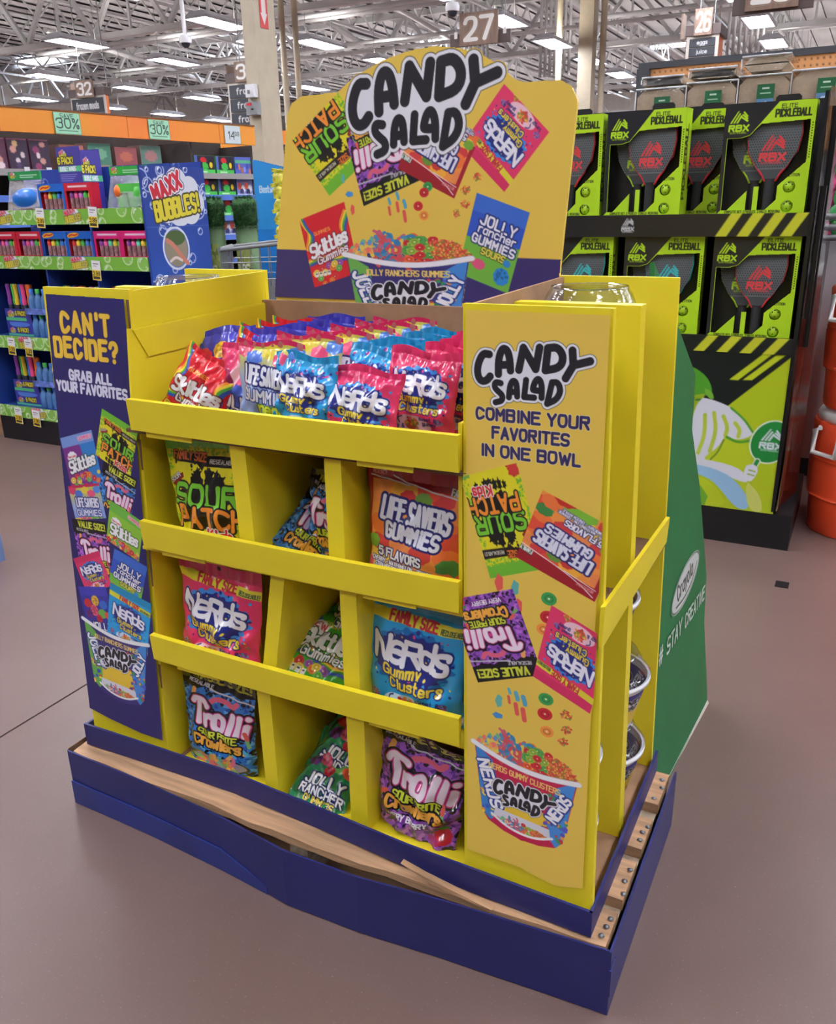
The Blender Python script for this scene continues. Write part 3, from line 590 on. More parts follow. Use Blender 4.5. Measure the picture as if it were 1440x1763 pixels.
# columns
BEIGE=M('column_paint',(184,172,150),.55,var=.03)
c=struct(MB().box(-5.237,6.06,0,-5.098,6.38,6.6).build('column',BEIGE)); c['label']='beige square column with a fire sign at the end of the toy aisle'
for x,y,r in ((-6.15,19.7,.16),): struct(MB().box(x-r,y-r,0,x+r,y+r,6.6).build('column',BEIGE))
for x,y,r in ((-6.75,19.5,.07),(-5.83,19.8,.07),(-10.4,14.0,.06),(-10.1,14.0,.06)): struct(MB().tube([(x,y,0.02),(x,y,6.6)],r,10).build('column',BEIGE))
# ------------------------------------------------------------------ pallet, skirt and the candy display
WOOD=M('pallet_wood',(176,138,104),.75,var=.16,scale=6,bump=.3,bscale=30,stretch=(.6,9,9)); WOOD2=M('pallet_stringer_wood',(168,150,128),.8,var=.14,scale=8,stretch=(9,1,9))
pal=thing('pallet','worn wooden pallet under the yellow candy display','pallet',(-.61,.25,0))
rp=random.Random(4)
for a,b in ((.006,.084),(.114,.213),(.249,.339),(.386,.491)):
    mb=MB(); n=24 if a<.01 else 3; top=.138; ed=[a+(rp.uniform(-.004,.004)-.012*math.sin(math.pi*i/n) if a<.01 and 0<i<n else 0) for i in range(n+1)]; dz=[rp.uniform(0,.005) if a<.01 else 0 for i in range(n+1)]
    for i in range(n):
        xa,xb=-1.214+1.206*i/n,-1.214+1.206*(i+1)/n
        ya,yb=ed[i],ed[i+1]; mb.hexa([(xa,ya,top-.022+dz[i]),(xb,yb,top-.022+dz[i+1]),(xb,b,top-.022),(xa,b,top-.022),(xa,ya,top-dz[i]),(xb,yb,top-dz[i+1]),(xb,b,top),(xa,b,top)])
    o=mb.build('deck_board',WOOD,pal)
    nb=MB()
    for q in range(3): nb.lathe([(.004,0),(.0055,.002),(.001,.004)],7,(-.014+rp.uniform(-.006,.004),a+(b-a)*(.2+.3*q)+rp.uniform(-.01,.01),.1375))
    tag(nb.build('nail_head',STEEL,o),kind='stuff')
for x in (-1.214,-.63,-.052): MB().box(x,.008,.024,x+.042,.488,.115).build('stringer',WOOD2,pal)
for a,b in ((.006,.1),(.4,.49)): MB().box(-1.214,a,.004,-.008,b,.024).build('bottom_board',WOOD,pal)
MB().prism([(-.375,.168),(-.33,.158),(-.2,.1385),(-.24,.1385),(-.31,.146)],lambda x,z:(x,-.006,z),(0,.012,0)).build('splinter',WOOD,pal)
SK=[(-1.222,-.003),(-1.0,-.008),(-.78,-.021),(-.61,-.041),(-.45,-.036),(-.29,-.02),(-.1,-.006),(0,0)]
def wrap(mb,path,z0,z1,t,top=None,mi=0):
    for i in range(len(path)-1):
        (ax,ay),(bx,by)=path[i],path[i+1]; d=Vector((bx-ax,by-ay,0)).normalized(); n=Vector((d.y,-d.x,0))*t
        za,zb=(z1,z1) if top is None else (top[i],top[i+1])
        mb.hexa([(ax,ay,z0),(bx,by,z0),(bx-n.x,by-n.y,z0),(ax-n.x,ay-n.y,z0),(ax,ay,za),(bx,by,zb),(bx-n.x,by-n.y,zb),(ax-n.x,ay-n.y,za)],mi)
sk=thing('pallet_skirt','navy cardboard skirt wrapped around the wooden pallet','skirt',(-.61,.25,0))
mb=MB(); wrap(mb,SK,.002,.137,.0035,[.138,.136,.135,.133,.131,.134,.136,.138]); mb.build('front_strip',NAV,sk)
NAV2=M('navy_scuffed',(32,48,122),.4,var=.08,scale=9,bump=.15,bscale=30)
mb=MB(); wrap(mb,[(x,y-.004) for x,y in SK[:3]]+[(-.66,-.036)],.001,.062,.003,[.06,.058,.055,.02]); mb.build('folded_flap',NAV2,sk)
mb=MB(); mb.box(.0,.0,.002,.004,.508,.137); mb.box(.001,-.002,.045,.006,.03,.1); mb.build('side_strip',NAV,sk)
mb=MB(); mb.box(-1.226,0,.002,-1.222,.508,.137); mb.build('side_strip',[NAV],sk); MB().box(-1.222,.0,.01,-1.2205,.06,.142).build('torn_liner',KRAFTD,sk)
# printed walls
DX=(-.945,-.283)
dis=thing('candy_display','big yellow cardboard candy display with navy trim on a pallet','display',(-.61,.25,.138))
TR=[(-1.2,.034),(-1.0,.04),(-.79,.044),(-.557,.031),(-.375,.017),(-.034,.012)]
tray=MB(); wrap(tray,TR,.139,.19,.005,[.192,.19,.188,.188,.19,.19]); ty=tray.build('base_tray',NAV,dis)
MB().box(-.039,.012,.139,-.034,.49,.19).build('tray_side',NAV,ty); MB().box(-1.2,.034,.139,-1.195,.49,.19).build('tray_side',NAV,ty); MB().box(-1.19,.05,.139,-.04,.49,.146).build('tray_floor',KRAFT,ty)
def tower(sgn,name):
    if sgn>0: TL,TRr,BL,BR=(-.281,.058,1.133),(-.068,.058,1.133),(-.265,.026,.147),(-.037,.026,.147); tx0,tx1,bx0,bx1=-.29,-.071,-.278,-.046
    else: TL,TRr,BL,BR=(-1.169,.092,1.133),(-.95,.092,1.133),(-1.192,.053,.147),(-.973,.053,.147); tx0,tx1,bx0,bx1=-1.175,-.95,-1.188,-.962
    o=MB().slab(BL,BR,TRr,TL,-.012).build(name,YEL,dis); yb=.5
    MB().hexa([(bx0,yb-.012,.147),(bx1,yb-.012,.147),(bx1,yb,.147),(bx0,yb,.147),(tx0,yb-.012,1.138),(tx1,yb-.012,1.138),(tx1,yb,1.138),(tx0,yb,1.138)]).build('rear_panel',YEL,o)
    # wall towards the middle of the display
    a,b=((BL[0],TL[0]) if sgn>0 else (BR[0],TRr[0])); yt=TL[1]+.012; y0=BL[1]+.012; e=.006*sgn
    MB().hexa([(a,y0,.147),(a+e,y0,.147),(a+e,yb-.012,.147),(a,yb-.012,.147),(b,yt,1.13),(b+e,yt,1.13),(b+e,yb-.012,1.136),(b,yb-.012,1.136)]).build('inner_wall',KRAFT if sgn>0 else YEL,o)
    py=.232 if sgn>0 else .272; q0,q1=(bx0+.01,bx1-.006) if sgn>0 else (bx0+.004,bx1-.01); r0,r1=(tx0+.018,tx1-.002) if sgn>0 else (tx0+.003,tx1-.01)
    MB().hexa([(q0,py+.02,.147),(q1,py+.02,.147),(q1,py+.052,.147),(q0,py+.052,.147),(r0,py,1.118),(r1,py,1.118),(r1,py+.03,1.118),(r0,py+.03,1.118)]).build('partition',YEL,o)
    sx0,sx1=(-.27,-.055) if sgn>0 else (-1.18,-.968)
    MB().box(sx0,y0+.03,.648,sx1,yb-.013,.655).build('tower_shelf',KRAFTD,o)
    lx=-.05 if sgn>0 else -1.179
    y_l=.03 if sgn>0 else .086; lp=MB(); lp.hexa([(lx-.005,y_l,.662),(lx,y_l,.655),(lx,.468,.662),(lx-.005,.468,.662),(lx-.005,y_l,.722),(lx+.002,y_l,.724),(lx+.002,.468,.712),(lx-.005,.468,.712)]); lp.build('side_lip',YEL,o)
    sl=MB(); ex=(TRr[0]+.0005,TRr[1]) if sgn>0 else (TRr[0],TRr[1])
    if sgn<0:
        for z0,z1 in ((1.03,1.115),(.80,.86),(.56,.64),(.33,.385)):
            f=lambda z:(-.973+.023*(z-.147)/.986, .053+.039*(z-.147)/.986)
            x0,y_0=f(z0); x1,y_1=f(z1); sl.hexa([(x0-.004,y_0-.0008,z0),(x0-.0005,y_0-.0008,z0),(x0-.0005,y_0+.002,z0),(x0-.004,y_0+.002,z0),(x1-.007,y_1-.0008,z1),(x1-.0005,y_1-.0008,z1),(x1-.0005,y_1+.002,z1),(x1-.007,y_1+.002,z1)])
        tag(sl.build('slot',KRAFTD,o),kind='stuff')
    return o
tr=tower(1,'tower'); tl=tower(-1,'tower')
# ---- printed sheet on the right tower (units are millimetres)
YP=(230,196,84)
def falling(c,P):
    for k,x,y,r in P:
        if k=='w': c.strokes([chaikin([(x,y-r),(x+r*.25,y-r*.3),(x-r*.1,y+r*.2),(x+r*.15,y+r)])[:6]],[(r*.2,(90,170,196))]); c.strokes([[(x,y+r*.1),(x+r*.15,y+r)]],[(r*.2,(226,92,84))])
        elif k=='b': c.blob(x,y,r*.5,r,(96,176,170),int(x),.16,5)
        elif k=='r': c.blob(x,y,r*.5,r,(230,96,84),int(x),.16,5)
        elif k=='u': c.blob(x,y,r,r*.6,(70,140,206),int(x),.16,5)
        elif k in 'GRO': discs(c,x,y,r,{'G':(60,160,84),'R':(206,44,54),'O':(240,146,66)}[k])
        else: clusters(c,x,y,r,int(x+y))
def quadbag(c,d,TL,TR,BL,shade=True):
    """a printed picture of a bag on the sheet, with the thin printed halo such pictures have"""
    BR=(TR[0]+BL[0]-TL[0],TR[1]+BL[1]-TL[1]); c.lay(d,[TL,TR,BR,BL])
ps=Cv(286,944,YP,w=213)
ps.clear()
ps.rect(7,9,209,912,YP); ps.poly([(7,890),(60,900),(120,917),(165,925),(209,912),(209,880),(7,880)],YP)
logo_candy(ps,16,46,178)
for t,x,y,wd in (('COMBINE YOUR',105,165,164),('FAVORITES',104,191,112),('IN ONE BOWL',104,218,146)): ps.strokes(text_strokes(t,x,y-5,15.5,fit=wd,gap=3.0,sx=1.1),[(2.9,(238,224,180)),(2.1,(54,48,96))])
quadbag(ps,d_sour(140,132),(134,372),(46,404),(88-3,219))
falling(ps,[('r',60,408,14),('b',86,412,13),('G',139,419,12),('R',138,449,12),('O',132,470,11),('r',92,440,12)])
quadbag(ps,d_savers(140,118),(207,410),(86,362),(246,302))
quadbag(ps,d_trolli(140,True,140),(133,546),(26,586),(82,414))
falling(ps,[('w',90,606,18),('w',102,612,20),('w',78,596,12),('b',62,610,12),('u',60,636,9),('G',139,586,12),('R',138,612,12),('O',142,642,11),('c',172,604,10),('c',173,630,9),('c',168,652,8)])
quadbag(ps,d_nerds(140,False,True,116),(208,592),(117,552),(234,468))
ps.lay(d_cup(300,'red',120,YP),[(12,622),(206,646),(200,872),(6,848)])
XR=(-.281,.0545,1.133),(-.068,.0545,1.133),(-.265,.0235,.189)
pp=sheet('poster',ps,plane_map(*XR),P_CARD,tr); pp['label']='yellow printed poster with falling candy bags and a paper bowl'
# ---- navy sheet on the left tower
NV=(44,40,104)
pl=Cv(286,944,NV,w=219).clear(); pl.poly([(12,14),(210,18),(212,926),(150,926),(60,916),(-10,904)],NV)
for t,x,y,h,wd,rt in (("CAN'T",106,81,34,122,.02),('DECIDE?',101,128,33,160,.02)): pl.strokes(text_strokes(t,x,y,h,fit=wd,gap=3.6,wob=.25,rot=rt),[(5.7,(80,50,70)),(4.6,(236,196,66))])
for t,x,y,wd in (('GRAB ALL',106,172,108),('YOUR FAVORITES',106,196,182)): pl.strokes(text_strokes(t,x,y,17,fit=wd,gap=3.4,rot=.03),[(2.7,(222,222,240))])
quadbag(pl,d_skittles(110,'purple',118),(6,292),(96,266),(24,404)); quadbag(pl,d_sour(120,120),(130,221),(218,256),(100,316))
quadbag(pl,d_trolli(110,False,110),(120,326),(206,352),(92,414)); quadbag(pl,d_neons(110,82),(12,391),(100,373),(24,462))
quadbag(pl,d_trolli(110,True,120),(12,460),(108,453),(24,576)); quadbag(pl,d_skittles(110,'lime',100),(128,404),(212,438),(106,490))
quadbag(pl,d_jolly(110,'blue',110),(126,506),(212,531),(98,590)); quadbag(pl,d_nerds(110,False,False,100),(3,550),(80,519),(32,622))
quadbag(pl,d_jolly(110,'original',130),(8,612),(90,597),(28,730)); quadbag(pl,d_nerds(120,True,True,110),(104,584),(214,610),(80,706))
dc=d_cup(280,'purple',104,NV,False); pl.lay(dc,[(4,664),(204,684),(196,874),(-4,856)])
XL=(-1.169,.0875,1.133),(-.95,.0875,1.133),(-1.192,.0485,.189)
pp=sheet('poster',pl,plane_map(*XL),P_CARD,tl); pp['label']='navy printed poster with a pile of bags in a paper bowl'
# ---- shelves, lips, dividers
YS=(.888,.655,.408,.15)
for z in YS: MB().box(-.958,.05,z-.006,-.272,.462,z).build('shelf',YEL if z!=.888 else KRAFTD,dis)
for (x0,z0,z1) in ((-.936,.890,.947),(-.945,.659,.713),(-.961,.411,.467)):
    lp=MB(); n=6
    for i in range(n):
        a,b=x0+(-.281-x0)*i/n,x0+(-.281-x0)*(i+1)/n; bow=lambda x:.041-.006*math.sin(math.pi*(x-x0)/(-.281-x0))
        lp.hexa([(a,bow(a),z0),(b,bow(b),z0),(b,bow(b)+.005,z0),(a,bow(a)+.005,z0),(a,bow(a)-.003,z1),(b,bow(b)-.003,z1),(b,bow(b)+.009,z1),(a,bow(a)+.009,z1)])
    o=lp.build('shelf_lip',YEL,dis)
    MB().box(-.905,.046,z0-.012,-.80,.049,z0+.002).build('lip_tab',YEL,o); MB().box(-.46,.046,z0-.012,-.36,.049,z0+.002).build('lip_tab',YEL,o)
def divider(xb,xt,wd,z0,z1):
    mb=MB(); mb.hexa([(xb,.052,z0),(xb+wd,.052,z0),(xb+wd,.46,z0),(xb,.46,z0),(xt,.052,z1),(xt+wd,.052,z1),(xt+wd,.46,z1),(xt,.46,z1)]); mb.build('divider',YEL,dis)
divider(-.716,-.72,.033,.656,.881); divider(-.528,-.526,.032,.656,.881); divider(-.70,-.655,.03,.409,.648); divider(-.512,-.51,.033,.409,.648); divider(-.712,-.712,.031,.151,.401); divider(-.513,-.511,.037,.151,.401)
MB().box(-.955,.462,.15,-.272,.474,.888).build('back_panel',YEL,dis); MB().box(-.945,.466,.888,-.285,.478,1.078).build('back_panel',KRAFT,dis)
fl_=MB(); fl_.hexa([(-.951,.058,.889),(-.946,.058,.889),(-.946,.46,.889),(-.951,.46,.889),(-.944,.07,1.066),(-.939,.07,1.066),(-.939,.5,1.073),(-.944,.5,1.073)]); fl_.hexa([(-.944,.11,1.012),(-.9385,.11,1.012),(-.938,.5,1.02),(-.944,.5,1.02),(-.944,.078,1.064),(-.9365,.078,1.064),(-.9365,.5,1.071),(-.944,.5,1.071)]); fl_.build('side_flap',YEL,dis)
MB().box(-.29,.06,.655,-.2835,.2,.96).build('corner_tab',YEL,dis)
# ---- header board
HO=[(-926,1050),(-907,1181),(-857,1436),(-846,1456),(-822,1467),(-737,1469),(-701,1491),(-636,1515),(-576,1526),(-529,1528),(-483,1521),(-438,1506),(-405,1487),(-378,1464),(-362,1458),(-294,1456),(-275,1446),(-264,1423),(-283,1168),(-290,1050)]
hb=MB().prism([(x/1000,z/1000) for x,z in HO],lambda x,z:(x,.4865,z),(0,.012,0)).build('header_board',YELB,dis)
HX,HZ,HW,HH=-930,1530,670,500
hc=Cv(520,HH,YP,w=HW).clear(); q=lambda x,z:(x-HX,HZ-z)
hc.poly([q(*p) for p in HO],YP)
hc.poly([q(-930,1183),q(-260,1166),q(-260,1083),q(-930,1083)],(62,52,110)); hc.a[hc.ys>HZ-1084]=0
k_=Cv(520,HH,YP,w=HW).clear(); k_.poly([q(*p) for p in HO],YP); hc.a=np.minimum(hc.a,k_.a)
def hq(d,TL,TR,BL): quadbag(hc,d,q(*TL),q(*TR),q(*BL))
# bags hang upside down: their tops point down towards the bowl
hq(d_sour(140,100),(-655,1364),(-769,1285),(-737,1469))
hq(d_trolli(130,True,112),(-564,1308),(-690,1264),(-598,1432))
hq(d_nerds(140,False,True,112),(-393,1283),(-478,1364),(-311,1378))
hq(d_savers(130,100),(-493,1274),(-612,1330),(-440,1382))
hq(d_skittles(120,'red',130),(-846,1240),(-735,1273),(-818,1105)); hq(d_jolly(120,'blue',138),(-447,1283),(-343,1247),(-487,1140))
cp=d_cup(360,'purple',128,YP)
hc.a=np.minimum(hc.a,1)
falling(hc,[(k,x-HX,HZ-z,r) for k,x,z,r in (('b',-735,1316,9),('u',-722,1287,9),('r',-716,1258,10),('w',-633,1262,14),('w',-615,1270,16),('w',-600,1254,18),('G',-548,1296,10),('R',-556,1286,10),('R',-569,1262,10),('O',-557,1245,10),('c',-446,1311,9),('c',-470,1289,9),('c',-470,1264,9),('c',-488,1247,8))])
hc.lay(cp,[q(-752,1252),q(-446,1250),q(-446,988),q(-752,990)])
logo_candy(hc,*q(-722,1520),w=328)
sheet('header_print',hc,lambda u,v:(HX/1000+u*HW/1000,np.full_like(u,.4845),HZ/1000-v*HH/1000),P_CARD,hb)
# ---- bowls with clear domes stacked in the towers
bw=Cv(300,34,(236,232,236),w=100); bw.rect(0,4,100,26,(70,64,140)); 
for i in range(3):
    x=i*33.3; bw.poly([(x+2,30),(x+9,12),(x+24,12),(x+31,30)],(232,196,66)); bw.specks(26,x+2,22,x+31,31,.4,1,[(206,60,70),(90,160,90),(236,150,70),(80,90,200)],i); logo_candy(bw,x+6,8,20); bw.poly([(x-3,4),(x+3,4),(x+6,26),(x+1,26)],(206,40,80)); T(bw,'NERDS',x+1.6,14,3.4,WHITE,(40,60,140),.4,.13,rot=1.4)
bowl=thing('candy_bowl','','bowl',(-.16,.38,.156))
rad=lambda v:.088-.026*v
bo=sheet('bowl_wall',bw,lambda u,v:(rad(v)*np.cos(u*2*np.pi),rad(v)*np.sin(u*2*np.pi),.108-v*.106),P_CARD,bowl,True)
MB().lathe([(.086,.104),(.0915,.104),(.0925,.109),(.0905,.113),(.086,.112)],40,cap=False).build('rim',WHITEP,bowl,True); MB().lathe([(.061,.001),(.062,.002),(.0615,.004)],32).build('bowl_base',WHITEP,bowl,True)
MB().lathe([(.09,.114),(.092,.117),(.084,.12),(.08,.128),(.072,.147),(.066,.155),(.0655,.159),(.062,.157)],40,cap=False).add([(0.062*math.cos(a*math.pi/20),.062*math.sin(a*math.pi/20),.156) for a in range(40)],[tuple(range(40))]).build('dome_lid',CLR,bowl,True)
BL=[('front','right',-.149,.152),('back','right',-.135,.386),('front','left',-1.07,.187),('back','left',-1.075,.395)]
lev=['at the bottom of','in the middle of','on top of']; first=True
for bay,side,x,y in BL:
    for up in (0,1):
        for i in range(3):
            if side=='left' and not up: continue
            z=(.1465 if not up else .6555)+i*(.157 if bay=='back' else .137); tx=x-((.06 if bay=='back' else .05) if up and side=='right' else 0); ty=y-.006*(up and bay=='back')
            if up and bay=='front' and i==2: z+=.03; ty+=.006
            if up and bay=='back' and i==2: z+=.006
            lab='paper bowl with clear dome %s the %s stack, %s %s tower'%(lev[i],bay,'upper' if up else 'lower',side)
            if not up and i==2: tx-=.03
            dup(bowl,(tx,ty,z),(0,0,.45+.12*i if side=='right' else i*1.9+up),lab,'candy bowls stacked in the towers',scale=.86 if bay=='front' else .98)
for o in [bowl]+list(bowl.children): bpy.data.objects.remove(o)
# ---- the green display that stands back to back with it
GC=(24,112,62); GRM=M('green_card',GC,.5,var=.04,bump=.04,bscale=160)
gp=[(.530,0),(1.028,0),(1.026,.03),(.972,.264),(.984,.386),(.893,.645),(.815,.793),(.835,.909),(.722,1.004),(.53,1.16)]
gx=lambda y,z:-.031+.067*(y-.703)-.07*z
g=thing('green_display','dark green cardboard display side standing behind the candy display','display',(-.05,.78,0))
gm=MB().prism(gp,lambda y,z:(gx(y,z),y,z),(-.008,0,0)); gpn=gm.build('side_panel',GRM,g)
MB().hexa([(gx(.53,0)-.003,.53,.0),(gx(1.03,0)+.004,1.03,0),(gx(1.03,0)-.004,1.03,0),(gx(.53,0)-.012,.53,0),(gx(.53,.008)+.001,.53,.008),(gx(1.03,.008)+.001,1.03,.008),(gx(1.03,.008)-.008,1.03,.008),(gx(.53,.008)-.009,.53,.008)]).build('base_edge',M('pale_card_edge',(190,186,176),.8),g)
gc=Cv(300,300,GC,w=470).clear()   # y .54-1.01, z .56-.26
K=lambda y,z:((y-.54)*1000,(.56-z)*1000)
cx,cy=K(.782,.448); gc.ell(cx,cy,122,44,(200,206,204),-.18); gc.ell(cx,cy,118,40,(60,80,66),-.18,1.0)
T(gc,'Crayola',cx-4,cy+10,34,(40,48,44),None,wt=.09,fit=130,rot=-.14); gc.strokes([chaikin([(cx-80,cy+30),(cx-10,cy+34),(cx+60,cy+18),(cx+96,cy-14)])],[(2.4,(60,80,66))])
for t_,x_,h_,y_ in (('#',.585,36,.34),('STAY',.69,34,.338),('CREATIVE',.87,32,.334)): T(gc,t_,*K(x_,y_),h_,(206,214,206),None,wt=.085,fit=180,gap=2.2,slant=.15)
sheet('lettering',gc,lambda u,v:(lambda y,z:(gx(y,z)+.0012,y,z))(.54+.47*u,.56-.3*v),P_CARD,gpn)
gk=MB(); gk.box(-1.0,.53,.0,-.06,1.0,.14); gk.box(-.95,.545,.14,-.13,.8,.72); gk.build('body',GRM,g)
# ------------------------------------------------------------------ candy bags
def bag_mesh(name,cv,w,h,t,seed=0,pouch=False,crumple=1.0,curl=0.0):
    """a filled foil bag standing on its lower edge, print towards -y"""
    q=random.Random(seed); H,W=cv.H,cv.W; u=np.linspace(-.5,.5,W)[None,:]; v=np.linspace(0,1,H)[:,None]
    def shape(u,v):
        pu=np.clip(1-(2*np.abs(u))**2.6,0,1)**.62
        if pouch: pv=np.clip((v-.13)/.5,0,1)**.8; pv=pv*(1-.25*np.clip((v-.85)/.15,0,1))
        else:
            s=np.clip((v-.08)/.84,0,1); pv=np.sin(np.pi*s)**.6
        d=t/2*pu*pv; r=np.zeros_like(u*v)
        for k in range(7):
            a,b,c,e=q2[k]; r=r+.0011*crumple*np.sin(a*u*14+b*v*11+c+1.3*np.sin(e*v*6+u*5))
        top=np.exp(-((v-.1)/.09)**2); bot=np.exp(-((v-.95)/.06)**2)*(0 if pouch else 1)
        r=r*(pv*.9+.25)+crumple*.0022*(top+bot)*np.sin(u*34+ph)*np.sin(u*13+ph*2)
        r=r+crumple*.003*np.maximum(0,np.sin(u*9+v*7+ph)*np.sin(v*5-u*6+ph*1.7)-.55)*pv
        x=w*u*(1-.075*pv*(1-.35*(v>2))-.03*np.clip((.16-v)/.16,0,1)*(q2[0][2]>3))
        z=h*(1-v)+.004*np.sin(u*8+ph)*np.clip(1-v*6,0,1)
        return x,d,r,z,pv
    q2=[(q.uniform(-2,2),q.uniform(-2,2),q.uniform(0,6.28),q.uniform(.5,2)) for _ in range(7)]; ph=q.uniform(0,6.28)
    bend=lambda v: curl*np.clip(.25-v,0,1)**2*2
    x,d,r,z,pv=shape(u,v); V=np.stack([x,-d-r-bend(v)+0*u,z+0*u],-1).reshape(-1,3)
    jj,ii=np.meshgrid(np.arange(H-1),np.arange(W-1),indexing='ij'); a=(jj*W+ii).ravel(); Q=np.stack([a,a+W,a+W+1,a+1],1); C=cv.c.reshape(-1,3)
    n,m=15,19; ub=np.linspace(-.5,.5,n)[None,:]; vb=np.linspace(0,1,m)[:,None]; xb,db,rb,zb,_=shape(ub,vb); e=np.clip(1-(2*np.abs(ub))**6,0,1)
    Vb=np.stack([xb,db+.0006*e-rb*(1-e)-bend(vb)+0*ub,zb+0*ub],-1).reshape(-1,3); jj,ii=np.meshgrid(np.arange(m-1),np.arange(n-1),indexing='ij'); b=(jj*n+ii).ravel()+len(V)
    Qb=np.stack([b,b+1,b+n+1,b+n],1); mean=cv.c[:max(2,H//8)].reshape(-1,3).mean(0)
    return raw_mesh(name,np.concatenate([V,Vb]),np.concatenate([Q,Qb]),np.concatenate([C,np.tile(mean,(len(Vb),1))]),P_FOIL,True)
BAGS={}
def bag_kind(k,cv,w,h,t,**kw): BAGS[k]=bag_mesh('candy_bag_print',cv,w,h,t,**kw)
def hole(cv,y=6): cv.ell(50,y,2.2,2.2,(40,30,34)); return cv
bag_kind('sour',d_sour(190,126),.19,.222,.045,seed=2,pouch=True)
bag_kind("savers",d_savers(190,122),.19,.212,.05,seed=3,pouch=True)
bag_kind('nerdp',hole(d_nerds(200,False,True,112),6),.222,.208,.06,seed=4,pouch=True,crumple=1.6)
bag_kind('nerdb',hole(d_nerds(200,True,True,114),5),.205,.224,.06,seed=5,pouch=True,crumple=1.5)
bag_kind('trolli',d_trolli(200,False,150),.2,.213,.05,seed=6,pouch=True)
bag_kind('berry',d_trolli(200,True,150),.19,.222,.055,seed=7,pouch=True,crumple=2.2,curl=.25)
bag_kind('troll_s',d_trolli(120,False,140),.14,.19,.05,seed=8,crumple=2.2)
bag_kind('skit_g',d_skittles(120,'green',128),.13,.165,.045,seed=9,crumple=1.6)
bag_kind('jol_a',d_jolly(120,'assorted',135),.14,.18,.045,seed=10,crumple=1.8)
bag_kind('jol_g',d_jolly(110,'green',128),.13,.17,.045,seed=11,crumple=1.3)
bag_kind('skit',d_skittles(130,'red',120),.128,.14,.04,seed=12,crumple=1.6)
def d_jpink(n=120):
    c=Cv(n,118,(222,60,110)); c.poly([(0,60),(60,52),(100,66),(100,118),(0,118)],(70,100,206)); c.blob(60,34,26,20,(236,90,130),3,.1,9); c.blob(30,50,20,14,(150,40,90),4,.1,8); c.poly([(34,40),(44,20),(52,36),(46,60)],(240,190,200))
    T(c,'JOLLY',52,92,20,WHITE,(34,40,110),2.4,.12); T(c,'RANCHER',52,107,12,WHITE,(34,40,110),2,.12); T(c,'GUMMIES',52,117,8,(236,214,80),(34,40,110),1,.12); return c
bag_kind('jpink',d_jpink(),.12,.142,.04,seed=13)
bag_kind('neon',d_neons(150,118),.145,.165,.04,seed=14)
bag_kind('ner_b',d_nerds(150,True,False,120),.13,.15,.045,seed=15,crumple=1.4)
bag_kind('ner_r',d_nerds(150,False,False,108),.145,.136,.045,seed=16,crumple=1.6)
bag_kind('ner_t',d_nerds(130,False,False,125),.135,.16,.045,seed=17,crumple=1.4)
bag_kind('jol_o',d_jolly(110,'original',120),.14,.165,.045,seed=18,crumple=1.5)
def lay_bag(k,x,y,z,lean,roll,yaw,label,group,sc=1.0):
    o=bpy.data.objects.new('candy_bag',BAGS[k]); COL.objects.link(o); o.location=(x,y,z)
    o.matrix_basis=Matrix.Translation((x,y,z))@Matrix.Rotation(math.radians(yaw),4,'Z')@Matrix.Rotation(math.radians(roll),4,'Y')@Matrix.Rotation(math.radians(-lean),4,'X')@Matrix.Scale(sc,4)
    return tag(o,label,'candy bag',group)
G1='candy bags in the cubbies'; G2='candy bags standing in the top tray'
z1,z2,z3,zt=.6565,.4095,.1515,.8895
lay_bag('sour',-.818,.098,z1,4,-6,-3,'yellow and green family size sour gummy bag in the upper left cubby',G1)
lay_bag('savers',-.392,.1,z1,4,1,-3,'red and orange ring gummies bag filling the upper right cubby',G1)
lay_bag('nerdp',-.83,.1,z2,4,0,-5,'pink family size gummy clusters pouch in the middle left cubby',G1)
lay_bag('nerdb',-.393,.1,z2,3,0,-2,'light blue family size gummy clusters pouch in the middle right cubby',G1)
lay_bag('trolli',-.862,.1,z3,4,-1,-2,'blue and black value size gummy worm pouch in the bottom left cubby',G1)
lay_bag('berry',-.398,.1,z3,4,3,-4,'purple and black very berry gummy worm pouch in the bottom right cubby',G1)
lay_bag('troll_s',-.645,.10,z1+.002,50,30,10,'small blue gummy worm bag leaning over in the upper middle cubby',G1,.82)
lay_bag('troll_s',-.585,.135,z1+.002,10,2,-10,'small blue gummy worm bag standing beside the leaning one, upper middle cubby',G1,.86)
lay_bag('troll_s',-.605,.25,z1+.002,6,6,4,'black topped worm bag at the back of the upper middle cubby',G1)
lay_bag('skit_g',-.62,.08,z2+.004,60,14,4,'green sour gummies bag lying lowest in the middle cubby',G1,1.08)
lay_bag('skit_g',-.598,.16,z2+.025,50,16,-2,'green sour gummies bag with new badge, second in the leaning pile',G1,1.1)
lay_bag('skit_g',-.59,.235,z2+.03,40,12,4,'green sour gummies bag at the top of the leaning pile',G1)
lay_bag('skit_g',-.585,.33,z2+.01,14,6,6,'dark green bag at the back of the middle cubby',G1)
GJ='assorted fruit gummy bags slumped in the bottom middle cubby'
for i,(x,y,z,ln,rl,yw) in enumerate(((-.607,.066,z3+.004,62,8,4),(-.600,.118,z3+.034,58,14,2),(-.606,.175,z3+.056,54,8,-3),(-.604,.23,z3+.062,50,12,5))):
    lay_bag('jol_a',x,y,z,ln,rl,yw,'green topped assorted fruit gummy bag, %s from the front in the bottom middle cubby'%ORD[i],GJ,.9)
lay_bag('jol_g',-.59,.36,z3+.085,8,8,-4,'lime green sour gummies bag standing behind the fruit bags, bottom middle cubby',GJ)
lay_bag('jol_g',-.575,.31,z3+.05,10,6,-10,'lime green sour gummies bag wedged against the divider, bottom middle cubby',GJ,.9)
